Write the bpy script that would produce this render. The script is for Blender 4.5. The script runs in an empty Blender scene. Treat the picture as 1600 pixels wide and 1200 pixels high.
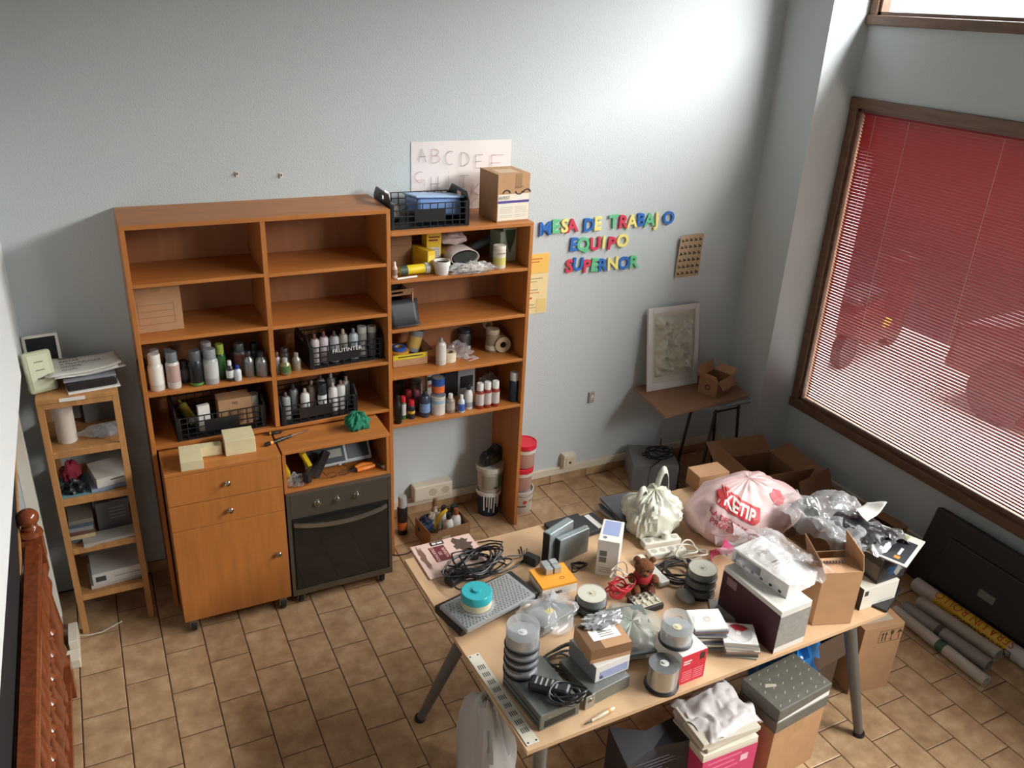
import bpy, bmesh, math, random
from mathutils import Vector, Matrix, Euler
SC = bpy.context.scene
COL = SC.collection
PI = math.pi
random.seed(7)

# ---------------------------------------------------------------- camera
CAM = Vector((0.5125, -4.5626, 3.1901)); FPX = 1320.92
RIGHT = Vector((0.89541337, -0.44285366, 0.0459949))
DOWN = Vector((-0.14651975, -0.39063984, -0.90880827))
FWD = Vector((0.42043651, 0.80701992, -0.41467094))
cd = bpy.data.cameras.new('camera'); cam = bpy.data.objects.new('camera', cd); COL.objects.link(cam)
cd.sensor_width = 36; cd.lens = 36 * FPX / 1600; cd.clip_start = .05; cd.clip_end = 300
mw = Matrix((RIGHT, -DOWN, -FWD)).transposed().to_4x4(); mw.translation = CAM
cam.matrix_world = mw; SC.camera = cam

# ---------------------------------------------------------------- light and exposure
wd = bpy.data.worlds.new('world'); SC.world = wd; wd.use_nodes = True
bg = wd.node_tree.nodes['Background']; bg.inputs['Color'].default_value = (.86, .93, 1, 1); bg.inputs['Strength'].default_value = 1.6
def area_light(name, loc, target, sx, sy, power, col=(1, 1, 1)):
    l = bpy.data.lights.new(name, 'AREA'); l.shape = 'RECTANGLE'; l.size = sx; l.size_y = sy; l.energy = power; l.color = col
    o = bpy.data.objects.new(name, l); COL.objects.link(o); o.location = loc
    o.rotation_euler = (Vector(target) - Vector(loc)).to_track_quat('-Z', 'Y').to_euler(); return o
area_light('daylight_sky', (7.9, -4.5, 5.9), (2.6, -4.1, 1.6), 14.0, 3.2, 5900, (1, .985, .95))
SC.view_settings.view_transform = 'Standard'; SC.view_settings.look = 'None'; SC.view_settings.gamma = 1
SC.view_settings.use_curve_mapping = False; SC.view_settings.exposure = 0.02

# ---------------------------------------------------------------- helpers
def ray(u, v): return RIGHT * ((u - 800) / FPX) + DOWN * ((v - 600) / FPX) + FWD
def PZ(u, v, z): d = ray(u, v); return CAM + d * ((z - CAM.z) / d.z)      # a point of the photo on the level z
def PY(u, v, y): d = ray(u, v); return CAM + d * ((y - CAM.y) / d.y)
def PX(u, v, x): d = ray(u, v); return CAM + d * ((x - CAM.x) / d.x)
def HZ(u, v, p):                                                          # height above p of the photo point on p's vertical
    d = ray(u, v); t = math.hypot(p[0] - CAM.x, p[1] - CAM.y) / math.hypot(d.x, d.y); return (CAM + d * t).z
def hexc(h):
    if not isinstance(h, str): return tuple(h) + (1,) if len(h) == 3 else h
    c = [int(h[i:i + 2], 16) / 255 for i in (0, 2, 4)]
    return tuple((x / 12.92 if x <= .04045 else ((x + .055) / 1.055) ** 2.4) for x in c) + (1,)
MATS = {}
def mat(name, col, rough=.5, metal=0, var=0, vs=8, bump=0, bs=40, trans=0, alpha=1, coat=0, stretch=None, col2=None, emit=0, sheen=0):
    if name in MATS: return MATS[name]
    m = bpy.data.materials.new(name); m.use_nodes = True; nt = m.node_tree; N = nt.nodes; L = nt.links
    b = N['Principled BSDF']; c = hexc(col)
    b.inputs['Base Color'].default_value = c; b.inputs['Roughness'].default_value = rough; b.inputs['Metallic'].default_value = metal
    b.inputs['Transmission Weight'].default_value = trans; b.inputs['Alpha'].default_value = alpha; b.inputs['Coat Weight'].default_value = coat
    if trans: b.inputs['IOR'].default_value = 1.25
    if emit: b.inputs['Emission Color'].default_value = c; b.inputs['Emission Strength'].default_value = emit
    tc = N.new('ShaderNodeTexCoord'); src = tc.outputs['Object']
    if stretch:
        mp = N.new('ShaderNodeMapping'); mp.inputs['Scale'].default_value = stretch; L.new(src, mp.inputs['Vector']); src = mp.outputs['Vector']
    if var or col2:
        n = N.new('ShaderNodeTexNoise'); n.inputs['Scale'].default_value = vs; n.inputs['Detail'].default_value = 5; L.new(src, n.inputs['Vector'])
        r = N.new('ShaderNodeValToRGB'); L.new(n.outputs['Fac'], r.inputs['Fac'])
        lo = hexc(col2) if col2 else tuple(x * (1 - var) for x in c[:3]) + (1,); hi = c if col2 else tuple(min(1, x * (1 + var)) for x in c[:3]) + (1,)
        r.color_ramp.elements[0].position = .32; r.color_ramp.elements[1].position = .68
        r.color_ramp.elements[0].color = lo; r.color_ramp.elements[1].color = hi; L.new(r.outputs['Color'], b.inputs['Base Color'])
    if bump:
        n2 = N.new('ShaderNodeTexNoise'); n2.inputs['Scale'].default_value = bs; n2.inputs['Detail'].default_value = 3; L.new(src, n2.inputs['Vector'])
        bp = N.new('ShaderNodeBump'); bp.inputs['Strength'].default_value = bump; bp.inputs['Distance'].default_value = .004
        L.new(n2.outputs['Fac'], bp.inputs['Height']); L.new(bp.outputs['Normal'], b.inputs['Normal'])
    MATS[name] = m; return m
def pm(col, rough=.5, metal=0, **k):                                       # plain material found by its colour
    key = 'paint_%s_%s_%s' % (col, rough, metal) + ''.join('%s%s' % kv for kv in sorted(k.items())); return mat(key, col, rough, metal, **k)

class G:
    def __init__(s): s.v = []; s.f = []
    def add(s, vs, fs, M=None):
        o = len(s.v); s.v += [tuple(M @ Vector(p)) if M else tuple(p) for p in vs]; s.f += [tuple(i + o for i in f) for f in fs]; return s
    def box(s, x0, x1, y0, y1, z0, z1, M=None):
        return s.add([(x0, y0, z0), (x1, y0, z0), (x1, y1, z0), (x0, y1, z0), (x0, y0, z1), (x1, y0, z1), (x1, y1, z1), (x0, y1, z1)],
                     [(3, 2, 1, 0), (4, 5, 6, 7), (0, 1, 5, 4), (1, 2, 6, 5), (2, 3, 7, 6), (3, 0, 4, 7)], M)
    def lathe(s, prof, n=20, c=(0, 0), M=None, cap=True):
        vs = []; fs = []
        for r, z in prof:
            for i in range(n): a = 2 * PI * i / n; vs.append((c[0] + r * math.cos(a), c[1] + r * math.sin(a), z))
        for k in range(len(prof) - 1):
            for i in range(n): j = (i + 1) % n; fs.append((k * n + i, k * n + j, k * n + n + j, k * n + n + i))
        if cap:
            if prof[0][0] > 1e-4: fs.append(tuple(reversed(range(n))))
            if prof[-1][0] > 1e-4: fs.append(tuple(range((len(prof) - 1) * n, len(prof) * n)))
        return s.add(vs, fs, M)
    def cyl(s, r, z0, z1, n=16, c=(0, 0), M=None, r2=None): return s.lathe([(r, z0), (r2 if r2 is not None else r, z1)], n, c, M)
    def ball(s, r, c, n=12, m=8, sc=(1, 1, 1), M=None):
        pr = [(max(1e-5, r * math.sin(PI * k / m)), -r * math.cos(PI * k / m)) for k in range(m + 1)]
        T = Matrix.Translation(c) @ Matrix.Diagonal((sc[0], sc[1], sc[2], 1)); return s.lathe(pr, n, (0, 0), (M @ T) if M else T, cap=False)
    def tube(s, pts, r, n=6, closed=False, M=None):
        P = [Vector(p) for p in pts]; K = len(P); vs = []; fs = []; up = None
        for i in range(K):
            a = P[(i - 1) % K] if (i > 0 or closed) else P[i]; b = P[(i + 1) % K] if (i < K - 1 or closed) else P[i]
            t = (b - a).normalized() if (b - a).length > 1e-9 else Vector((0, 0, 1))
            if up is None: up = Vector((0, 0, 1)) if abs(t.z) < .9 else Vector((1, 0, 0))
            u = (up - t * up.dot(t)); u = u.normalized() if u.length > 1e-6 else t.orthogonal().normalized(); w = t.cross(u); up = u
            rr = r[i] if isinstance(r, (list, tuple)) else r
            for k in range(n): q = 2 * PI * k / n; vs.append(tuple(P[i] + (u * math.cos(q) + w * math.sin(q)) * rr))
        for i in range(K if closed else K - 1):
            j = (i + 1) % K
            for k in range(n): l = (k + 1) % n; fs.append((i * n + k, i * n + l, j * n + l, j * n + k))
        if not closed: fs += [tuple(reversed(range(n))), tuple(range((K - 1) * n, K * n))]
        return s.add(vs, fs, M)
    def prism(s, poly, z0, z1, M=None):
        n = len(poly); vs = [(x, y, z0) for x, y in poly] + [(x, y, z1) for x, y in poly]
        fs = [tuple(reversed(range(n))), tuple(range(n, 2 * n))] + [(i, (i + 1) % n, (i + 1) % n + n, i + n) for i in range(n)]
        return s.add(vs, fs, M)
    def grid(s, fn, nu, nv, M=None):
        vs = [fn(i / nu, j / nv) for j in range(nv + 1) for i in range(nu + 1)]
        fs = [(j * (nu + 1) + i, j * (nu + 1) + i + 1, (j + 1) * (nu + 1) + i + 1, (j + 1) * (nu + 1) + i) for j in range(nv) for i in range(nu)]
        return s.add(vs, fs, M)
    def build(s, name, m, parent=None, loc=(0, 0, 0), rz=0, rot=None, smooth=False, bevel=0, solid=0, sub=0, ang=40):
        me = bpy.data.meshes.new(name); me.from_pydata(s.v, [], s.f); me.update()
        bm = bmesh.new(); bm.from_mesh(me); bmesh.ops.recalc_face_normals(bm, faces=bm.faces); bm.to_mesh(me); bm.free()
        if smooth:
            me.polygons.foreach_set('use_smooth', [True] * len(me.polygons)); me.set_sharp_from_angle(angle=math.radians(ang))
        me.materials.append(m); o = bpy.data.objects.new(name, me); COL.objects.link(o)
        o.location = loc; o.rotation_euler = rot if rot else (0, 0, rz)
        if parent: o.parent = parent
        if sub: md = o.modifiers.new('sub', 'SUBSURF'); md.levels = md.render_levels = sub
        if solid: md = o.modifiers.new('solid', 'SOLIDIFY'); md.thickness = solid; md.offset = 0
        if bevel: md = o.modifiers.new('bevel', 'BEVEL'); md.width = bevel; md.segments = 2; md.limit_method = 'ANGLE'
        return o
def tag(o, label, cat, group=None, kind=None):
    if label: o['label'] = label
    if cat: o['category'] = cat
    if group: o['group'] = group
    if kind: o['kind'] = kind
    return o
def struct(o, label=None): o['kind'] = 'structure'; 
def thing(name, label, cat, loc=(0, 0, 0), rz=0, group=None, rot=None):
    o = bpy.data.objects.new(name, None); COL.objects.link(o); o.empty_display_size = .05; o.location = loc; o.rotation_euler = rot if rot else (0, 0, rz)
    return tag(o, label, cat, group)
def share(o, loc, rz=0, parent=None, rot=None):                            # another object on the same mesh
    c = o.copy(); COL.objects.link(c); c.location = loc; c.rotation_euler = rot if rot else (0, 0, rz); c.parent = parent or o.parent
    return c
def copy_tree(root, loc, rz, label, group=None):
    r = root.copy(); COL.objects.link(r); r.location = loc; r.rotation_euler = (0, 0, rz); r['label'] = label
    if group: r['group'] = group
    for ch in list(root.children):
        c = ch.copy(); COL.objects.link(c); c.parent = r
        for g in list(ch.children): d = g.copy(); COL.objects.link(d); d.parent = c
    return r
def Bx(name, dims, m, parent=None, loc=(0, 0, 0), rz=0, bevel=0, rot=None):  # a box part standing on loc
    x, y, z = dims; return G().box(-x / 2, x / 2, -y / 2, y / 2, 0, z).build(name, m, parent, loc, rz, rot, bevel=bevel)
def text(s, size, m, parent, loc, rot, name='lettering', ext=.0004, align='CENTER', off=0, bev=0, sx=1, valign='CENTER', space=1):
    cu = bpy.data.curves.new('t', 'FONT'); cu.body = s; cu.size = size; cu.extrude = ext; cu.align_x = align; cu.align_y = valign
    cu.offset = off; cu.bevel_depth = bev; cu.resolution_u = 3; cu.space_character = space
    t = bpy.data.objects.new('t', cu); me = bpy.data.meshes.new_from_object(t); me.name = name
    bpy.data.objects.remove(t); bpy.data.curves.remove(cu)
    if sx != 1: me.transform(Matrix.Diagonal((sx, 1, 1, 1)))
    me.materials.clear(); me.materials.append(m); o = bpy.data.objects.new(name, me); COL.objects.link(o)
    o.location = loc; o.rotation_euler = rot; o.parent = parent; return o
FRONT = (PI / 2, 0, 0)        # writing that faces the viewer on a face looking towards -y
def rect3(a, b, c, z):        # photo points: corner a, its neighbours b (width) and c (depth), all on the level z -> centre, width, depth, turn
    A, B_, C_ = PZ(*a, z), PZ(*b, z), PZ(*c, z); w = B_ - A; d = C_ - A
    rz = math.atan2(w.y, w.x); n = Vector((-math.sin(rz), math.cos(rz), 0)); dd = d.dot(n)
    ctr = A + w / 2 + n * dd / 2; return ctr, w.length, abs(dd), rz
# ---------------------------------------------------------------- materials of the place
def tile_mat():
    m = bpy.data.materials.new('beige_tile'); m.use_nodes = True; nt = m.node_tree; N = nt.nodes; L = nt.links; b = N['Principled BSDF']
    tc = N.new('ShaderNodeTexCoord'); oi = N.new('ShaderNodeObjectInfo'); ad = N.new('ShaderNodeVectorMath'); ad.operation = 'MULTIPLY_ADD'
    cb = N.new('ShaderNodeCombineXYZ'); L.new(oi.outputs['Random'], cb.inputs[0]); L.new(oi.outputs['Random'], cb.inputs[1])
    ad.inputs[1].default_value = (37, 19, 5); L.new(cb.outputs[0], ad.inputs[0]); L.new(tc.outputs['Object'], ad.inputs[2])
    n = N.new('ShaderNodeTexNoise'); n.inputs['Scale'].default_value = 10; n.inputs['Detail'].default_value = 6; n.inputs['Roughness'].default_value = .6; L.new(ad.outputs[0], n.inputs['Vector'])
    r = N.new('ShaderNodeValToRGB'); e = r.color_ramp.elements; e[0].position = .3; e[0].color = hexc('9b7a5a'); e[1].position = .7; e[1].color = hexc('c6a884')
    x = e.new(.5); x.color = hexc('b2926e'); L.new(n.outputs['Fac'], r.inputs['Fac'])
    hs = N.new('ShaderNodeHueSaturation'); mr = N.new('ShaderNodeMapRange'); mr.inputs[3].default_value = .93; mr.inputs[4].default_value = 1.05
    L.new(oi.outputs['Random'], mr.inputs[0]); L.new(mr.outputs[0], hs.inputs['Value']); L.new(r.outputs['Color'], hs.inputs['Color']); L.new(hs.outputs[0], b.inputs['Base Color'])
    b.inputs['Roughness'].default_value = .38
    bp = N.new('ShaderNodeBump'); bp.inputs['Strength'].default_value = .15; bp.inputs['Distance'].default_value = .003; L.new(n.outputs['Fac'], bp.inputs['Height']); L.new(bp.outputs['Normal'], b.inputs['Normal'])
    return m
M_TILE = tile_mat()
M_GROUT = mat('grout', '553622', .9, var=.2, vs=20)
def wall_mat(name, col):
    m = bpy.data.materials.new(name); m.use_nodes = True; nt = m.node_tree; N = nt.nodes; L = nt.links; b = N['Principled BSDF']
    tc = N.new('ShaderNodeTexCoord'); v = N.new('ShaderNodeTexNoise'); v.inputs['Scale'].default_value = 105; v.inputs['Detail'].default_value = 2.5; L.new(tc.outputs['Object'], v.inputs['Vector'])
    r = N.new('ShaderNodeValToRGB'); r.color_ramp.elements[0].position = .42; r.color_ramp.elements[1].position = .6; L.new(v.outputs['Fac'], r.inputs['Fac'])
    bp = N.new('ShaderNodeBump'); bp.inputs['Strength'].default_value = .2; bp.inputs['Distance'].default_value = .003; L.new(r.outputs['Color'], bp.inputs['Height']); L.new(bp.outputs['Normal'], b.inputs['Normal'])
    n = N.new('ShaderNodeTexNoise'); n.inputs['Scale'].default_value = 1.4; L.new(tc.outputs['Object'], n.inputs['Vector'])
    mx = N.new('ShaderNodeMix'); mx.data_type = 'RGBA'; c = hexc(col); mx.inputs[6].default_value = tuple(x * .95 for x in c[:3]) + (1,); mx.inputs[7].default_value = c
    L.new(n.outputs['Fac'], mx.inputs[0]); L.new(mx.outputs[2], b.inputs['Base Color']); b.inputs['Roughness'].default_value = .75
    return m
M_WALL = wall_mat('pale_blue_stipple_paint', 'c4ccce')
M_WHITEWALL = wall_mat('white_stipple_paint', 'd9dcdc')
M_CEIL = mat('ceiling_dimmed', '8a8c8c', .9)  # unseen ceiling, greyed to lower the bounced fill light
M_WOOD = mat('beech_melamine', 'b06f36', .42, var=.12, vs=3, stretch=(9, 9, 1), bump=.05, bs=30)
M_WOODH = mat('beech_melamine_level', 'b06f36', .42, var=.12, vs=3, stretch=(1, 9, 9))
M_WBACK = mat('beech_back_board', '9a6540', .5, var=.1, vs=3, stretch=(7, 7, 1))
M_FRAME = mat('window_wood', '6e5240', .45, var=.2, vs=4, stretch=(10, 1, 10))
M_DARKWOOD = mat('varnished_mahogany', '7a3f22', .22, var=.25, vs=5, stretch=(8, 8, 1), coat=.4)
M_PINE = mat('pine_wood', 'b58350', .5, var=.15, vs=4, stretch=(8, 8, 1))
M_MDF = mat('mdf_board', 'c3a17d', .6, var=.07, vs=6)
M_CARD = mat('cardboard', 'b08863', .75, var=.06, vs=14)
M_CARD2 = mat('cardboard_dark', '8d6a4c', .8, var=.06, vs=14)
M_WHITE = mat('white_plastic', 'dcd8cc', .4)
M_PAPER = mat('white_paper', 'e2dfda', .7)
M_BLACK = mat('black_plastic', '1b1b1d', .4)
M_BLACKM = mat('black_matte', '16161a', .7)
M_GREYM = mat('grey_metal', '7d807e', .4, .7)
M_CHROME = mat('chrome', 'b9b9b5', .2, 1)
M_STEEL = mat('oven_steel', '77736a', .33, .8)
def film_mat(name, col, w, rough=.08, a=.35):                              # thin clear plastic: part see-through, part gloss
    m = bpy.data.materials.new(name); m.use_nodes = True; nt = m.node_tree; N = nt.nodes; L = nt.links; b = N['Principled BSDF']
    b.inputs['Base Color'].default_value = hexc(col); b.inputs['Roughness'].default_value = rough; b.inputs['Specular IOR Level'].default_value = w
    lw = N.new('ShaderNodeLayerWeight'); lw.inputs['Blend'].default_value = .35; mr = N.new('ShaderNodeMapRange'); mr.inputs[3].default_value = a; mr.inputs[4].default_value = .6
    L.new(lw.outputs['Facing'], mr.inputs[0]); L.new(mr.outputs[0], b.inputs['Alpha']); MATS[name] = m; return m
M_FILM = film_mat('clear_film', 'e8e8ea', 1.0, .1, .12)
M_CLEAR = film_mat('clear_plastic', 'cfd4d6', .8, .08, .12)
def glass_mat():
    m = bpy.data.materials.new('window_glass'); m.use_nodes = True; nt = m.node_tree; N = nt.nodes; L = nt.links
    t = N.new('ShaderNodeBsdfTransparent'); g = N.new('ShaderNodeBsdfGlossy'); g.inputs['Roughness'].default_value = .02; mx = N.new('ShaderNodeMixShader'); mx.inputs[0].default_value = .05
    L.new(t.outputs[0], mx.inputs[1]); L.new(g.outputs[0], mx.inputs[2]); L.new(mx.outputs[0], N['Material Output'].inputs['Surface']); return m
M_GLASS = glass_mat()
M_CLOUD = film_mat('cloudy_film', 'b4b2a6', .6, .3, .45)

# ---------------------------------------------------------------- room shell
XW, XC, YC, XL, XL2 = 5.069, 4.747, -.397, .03, .125
YN, ZT = -6.5, 4.6
fl = G().box(-.6, XW + .3, YN, .3, -.12, -.003).build('floor', M_GROUT); struct(fl)
TX, TY, JX = .2, .2993, .0055
x0 = .13986; y0 = -.7609
g = G(); hw, hl, bv = TX / 2 - JX / 2, TY / 2 - JX / 2, .003
g.add([(-hw, -hl, -.012), (hw, -hl, -.012), (hw, hl, -.012), (-hw, hl, -.012), (-hw, -hl, -.0015), (hw, -hl, -.0015), (hw, hl, -.0015), (-hw, hl, -.0015),
       (-hw + bv, -hl + bv, 0), (hw - bv, -hl + bv, 0), (hw - bv, hl - bv, 0), (-hw + bv, hl - bv, 0)],
      [(8, 9, 10, 11), (0, 1, 5, 4), (1, 2, 6, 5), (2, 3, 7, 6), (3, 0, 4, 7), (4, 5, 9, 8), (5, 6, 10, 9), (6, 7, 11, 10), (7, 4, 8, 11)])
first = None; far_tiles = []
tiles = []
for c in range(-1, 25):
    for n in range(-4, 19):
        cx = x0 + (c + .5) * TX; off = .5 if c % 2 else 0; cy = y0 - (n + off + .5) * TY
        if cy > .12 or cx > XW + .05: continue
        lim = -1.75 - max(0, cx) * .34; tiles.append(((cx, cy), cy > lim))
near = [t[0] for t in tiles if t[1]]; near.sort(key=lambda p: (p[0] - CAM.x) ** 2 + (p[1] - CAM.y) ** 2)
for i, (cx, cy) in enumerate(near):
    if i >= 299: break
    if first is None: first = g.build('tile', M_TILE, fl, (cx, cy, 0))
    else: share(first, (cx, cy, 0))
far = near[299:] + [t[0] for t in tiles if not t[1]]
gf = G()
for cx, cy in far: gf.add(g.v, g.f, Matrix.Translation((cx, cy, 0)))
ft = gf.build('tile_field', M_TILE, fl); ft['kind'] = 'stuff'
struct(G().box(XL - .2, XC + .5, 0, .2, 0, ZT).build('wall_back', M_WALL))
struct(G().box(XC, XW + .3, YC, .0, 0, ZT).build('wall_corner', M_WALL))
struct(G().box(XL - .25, XL, YN, 0, 0, 1.48).build('wall_left', wall_mat('grey_stipple_paint', '9aa0a4')))
struct(G().box(XL - .25, XL2, YN, 0, 1.48, ZT).build('wall_left_upper', M_WHITEWALL))
struct(G().box(-.3, XW + .3, YN - .2, YN, 0, ZT).build('wall_front', mat('fill_cutting_grey', '62686c', .7, var=.1, vs=3)))  # wall behind the viewer, darkened to cut fill in the shadows
struct(G().box(-.3, XW + .3, YN, .2, ZT, ZT + .2).build('ceiling', M_CEIL))
WY0, WY1 = YC, -3.30                      # window openings along the right wall
W1B, W1T, W2B, W2T = .505, 2.715, 3.14, 4.12
wt = .25
w = G()
W3A, W3B = -3.55, -6.3
w.box(XW, XW + wt, W3A, WY1, 0, ZT).box(XW, XW + wt, W3B, W3A, 0, 2.0).box(XW, XW + wt, W3B, W3A, 4.2, ZT)
w.box(XW, XW + wt, WY1, WY0, 0, W1B).box(XW, XW + wt, WY1, WY0, W1T, W2B).box(XW, XW + wt, WY1, WY0, W2T, ZT).box(XW, XW + wt, YN, W3B, 0, ZT)
struct(w.build('wall_right', M_WALL))
def window(name, zb, zt, fw, label):
    root = bpy.data.objects.new(name, None); COL.objects.link(root); root.location = (XW, WY0, zb); root['kind'] = 'structure'; root['label'] = label
    y1 = WY1 - WY0; h = zt - zb
    f = G()
    for d, a in ((.0, 0), (.03, -.012)):  # two stepped mouldings
        i = d
    M = lambda *b: G().box(*b)
    M(-.02, .09, -fw, 0, 0, h).build('frame_stile', M_FRAME, root, bevel=.006)
    M(-.02, .09, y1, y1 + fw, 0, h).build('frame_stile', M_FRAME, root, bevel=.006)
    M(-.035, .09, y1, 0, 0, fw).build('frame_rail', M_FRAME, root, bevel=.006)
    M(-.025, .09, y1, 0, h - fw, h).build('frame_rail', M_FRAME, root, bevel=.006)
    q = .02
    M(.0, .07, -fw - q, -fw, fw, h - fw).build('glazing_bead', M_FRAME, root); M(.0, .07, y1 + fw, y1 + fw + q, fw, h - fw).build('glazing_bead', M_FRAME, root)
    M(.0, .07, y1 + fw, -fw, fw, fw + q).build('glazing_bead', M_FRAME, root); M(.0, .07, y1 + fw, -fw, h - fw - q, h - fw).build('glazing_bead', M_FRAME, root)
    G().box(.075, .08, y1 + fw * .5, -fw * .5, fw * .5, h - fw * .5).build('pane', M_GLASS, root)
    return root
win1 = window('window_1', W1B, W1T, .065, 'large wooden framed shop window behind the red blind')
win2 = window('window_2', W2B, W2T, .06, 'wooden framed upper window with white daylight')
wy = WY0, WY1; WY0, WY1 = W3A, W3B
win3 = window('window_3', 2.0, 4.2, .065, 'plain wooden framed high window nearer the viewer'); WY0, WY1 = wy
# cable trunking and ceramic skirting
M_TRUNK = mat('cream_trunking', 'd6cdbb', .45)
zb0, zb1 = .07, .127
def run(name, boxes):
    g = G()
    for b in boxes: g.box(*b)
    o = g.build(name, M_TRUNK, bevel=.004); struct(o); return o
run('trim_1', [(1.93, XC, -.022, 0, zb0, zb1)])
run('trim_2', [(XC - .022, XC, YC - .022, 0, zb0, zb1)])
run('trim_3', [(XC, XW, YC - .022, YC, zb0, zb1)])
run('trim_4', [(XW - .022, XW, -6, YC, zb0, zb1)])
def skirt(name, a, b, axis, pos, sgn):
    root = G().box(*((a, b, pos - .004 if sgn < 0 else pos, pos if sgn < 0 else pos + .004) if axis == 'x' else (pos - .004, pos, a, b)), 0, zb0).build(name, M_GROUT); struct(root)
    n = max(1, round((b - a) / .3)); L = (b - a) / n; f = None
    for i in range(n):
        c = a + (i + .5) * L
        if f is None:
            f = (G().box(-L / 2 + .002, L / 2 - .002, -.012, 0, .002, zb0 - .001) if axis == 'x' else G().box(-.012, 0, -L / 2 + .002, L / 2 - .002, .002, zb0 - .001)).build('skirting_tile', M_TILE, root, (c, pos, 0) if axis == 'x' else (pos, c, 0))
        else: share(f, (c, pos, 0) if axis == 'x' else (pos, c, 0))
skirt('baseboard_back', .2, XC, 'x', 0, -1)
skirt('baseboard_corner', YC, 0, 'y', XC, -1)
skirt('baseboard_corner_face', XC, XW, 'x', YC, -1)
skirt('baseboard_right', -4.6, YC, 'y', XW, -1)
# the conduit beside the ladder shelf on the left wall, with its elbow pieces at the floor
o = G().box(XL, XL + .055, -.40, -.36, .12, 1.48).box(XL, XL + .05, -.66, -.36, zb0, zb1).build('trim_5', M_WHITE, bevel=.003); struct(o)
o = G().box(.085, .15, -.69, -.60, 0, .055).build('trim_6', M_TRUNK, bevel=.004); struct(o)
o = G().box(.105, .15, -.595, -.44, 0, .10).build('trim_8', M_TRUNK, bevel=.004); struct(o)

# ---------------------------------------------------------------- red venetian blind
M_SLAT = mat('red_slat', '86121c', .6)
bl = thing('venetian_blind', 'red venetian blind hanging in the large shop window', 'blind', (XW + .03, 0, W1B + .07))
yA, yB = WY0 - .095, WY1 + .09
zlo, zhi = .025, W1T - W1B - .14 - .03
G().box(-.018, .018, yB, yA, zhi + .0, zhi + .028).build('head_rail', M_SLAT, bl, bevel=.003)
G().box(-.013, .013, yB, yA, .0, .014).build('bottom_rail', M_SLAT, bl, bevel=.003)
th = math.radians(52); sw = .015; pitch = .0205; ns = int((zhi - zlo) / pitch); f = None
for i in range(ns):
    z = zlo + (i + .5) * (zhi - zlo) / ns
    if f is None:
        g = G(); pts = []
        for k in range(4):
            t = -1 + 2 * k / 3; a = sw * t; bow = .0016 * (1 - t * t)
            pts.append((a * math.cos(th) + bow * math.sin(th), -a * math.sin(th) + bow * math.cos(th)))
        vs = [(x, y, zz) for y in (yB, yA) for x, zz in pts]; g.add(vs, [(k, k + 1, k + 5, k + 4) for k in range(3)])
        f = g.build('slat', M_SLAT, bl, (0, 0, z), smooth=True)
    else: share(f, (0, 0, z))
for yy in (yA - .10, yA - .36, yA - 1.0, yA - 1.64, yA - 2.3):
    G().tube([(-.014, yy, 0), (-.014, yy, zhi)], .0012, 4).tube([(.014, yy, 0), (.014, yy, zhi)], .0012, 4).build('ladder_cord', pm('d8b8a8', .6), bl)

# ---------------------------------------------------------------- the street outside
M_PAVE = mat('pavement', 'c4beb4', .8, var=.08, vs=5); M_ROAD = mat('asphalt', '1a1a1c', .9)
o = G().box(XW + .25, 8.7, -14, 60, -.25, -.02).build('pavement', M_PAVE); struct(o)
o = G().box(8.7, 90, -60, 60, -.4, -.14).build('road', M_ROAD); struct(o)
# ---------------------------------------------------------------- tall double bookcase
DA, XA0, XA1, HA = .392, .630, 1.922, 2.166
bk = thing('bookcase', 'tall double beech bookcase with black crates and spray cans', 'bookcase', (XA0, 0, 0))
def bb(root, ox):
    def f(name, x0, x1, y0, y1, z0, z1, m=None): return G().box(x0 - ox, x1 - ox, y0, y1, z0, z1).build(name, m or M_WOOD, root, bevel=.0015)
    return f
P = bb(bk, XA0); pt = .022
P('side_panel', XA0, XA0 + pt, -DA, -.004, 0, HA - pt); P('side_panel', XA1 - pt, XA1, -DA, -.004, 0, HA - pt)
P('divider', 1.258, 1.282, -DA + .002, -.01, 1.02, HA - pt)
P('top_board', XA0, XA1, -DA, -.004, HA - pt, HA, M_WOODH)
for z in (1.882, 1.600, 1.314):
    P('shelf', XA0 + pt, 1.258, -DA + .002, -.01, z - .018, z, M_WOODH); P('shelf', 1.282, XA1 - pt, -DA + .002, -.01, z - .018 - .004, z - .004, M_WOODH)
P('bottom_shelf', XA0 + pt, XA1 - pt, -DA + .002, -.01, .998, 1.016, M_WOODH)
P('back_panel', XA0 + pt, 1.258, -.010, -.004, 1.016, HA - pt, M_WBACK); P('back_panel', 1.282, XA1 - pt, -.010, -.004, 1.016, HA - pt, M_WBACK)
SA = [1.882, 1.600, 1.314, 1.016]
# ---------------------------------------------------------------- single bookcase built on to it
XB1, HB = 2.774, 2.043
b2 = thing('bookcase', 'narrower open-bottomed beech bookcase holding bottles, beside the yellow notice', 'bookcase', (XA1, 0, 0))
P = bb(b2, XA1)
G().prism([(-DA, 0), (-.024, 0), (-.024, .14), (-.004, .14), (-.004, HB - pt), (-DA, HB - pt)], XB1 - pt - XA1, XB1 - XA1, Matrix(((0, 0, 1, 0), (1, 0, 0, 0), (0, 1, 0, 0), (0, 0, 0, 1)))).build('side_panel', M_WOOD, b2, bevel=.0015)
P('top_board', XA1 + .001, XB1, -DA, -.004, HB - pt, HB, M_WOODH)
SB = [1.776, 1.492, 1.207, .899]
for z in SB: P('shelf', XA1 + .001, XB1 - pt, -DA + .002, -.01, z - .018, z, M_WOODH)
P('back_panel', XA1 + .001, XB1 - pt, -.010, -.004, SB[3] - .018, HB - pt, M_WBACK)
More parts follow.
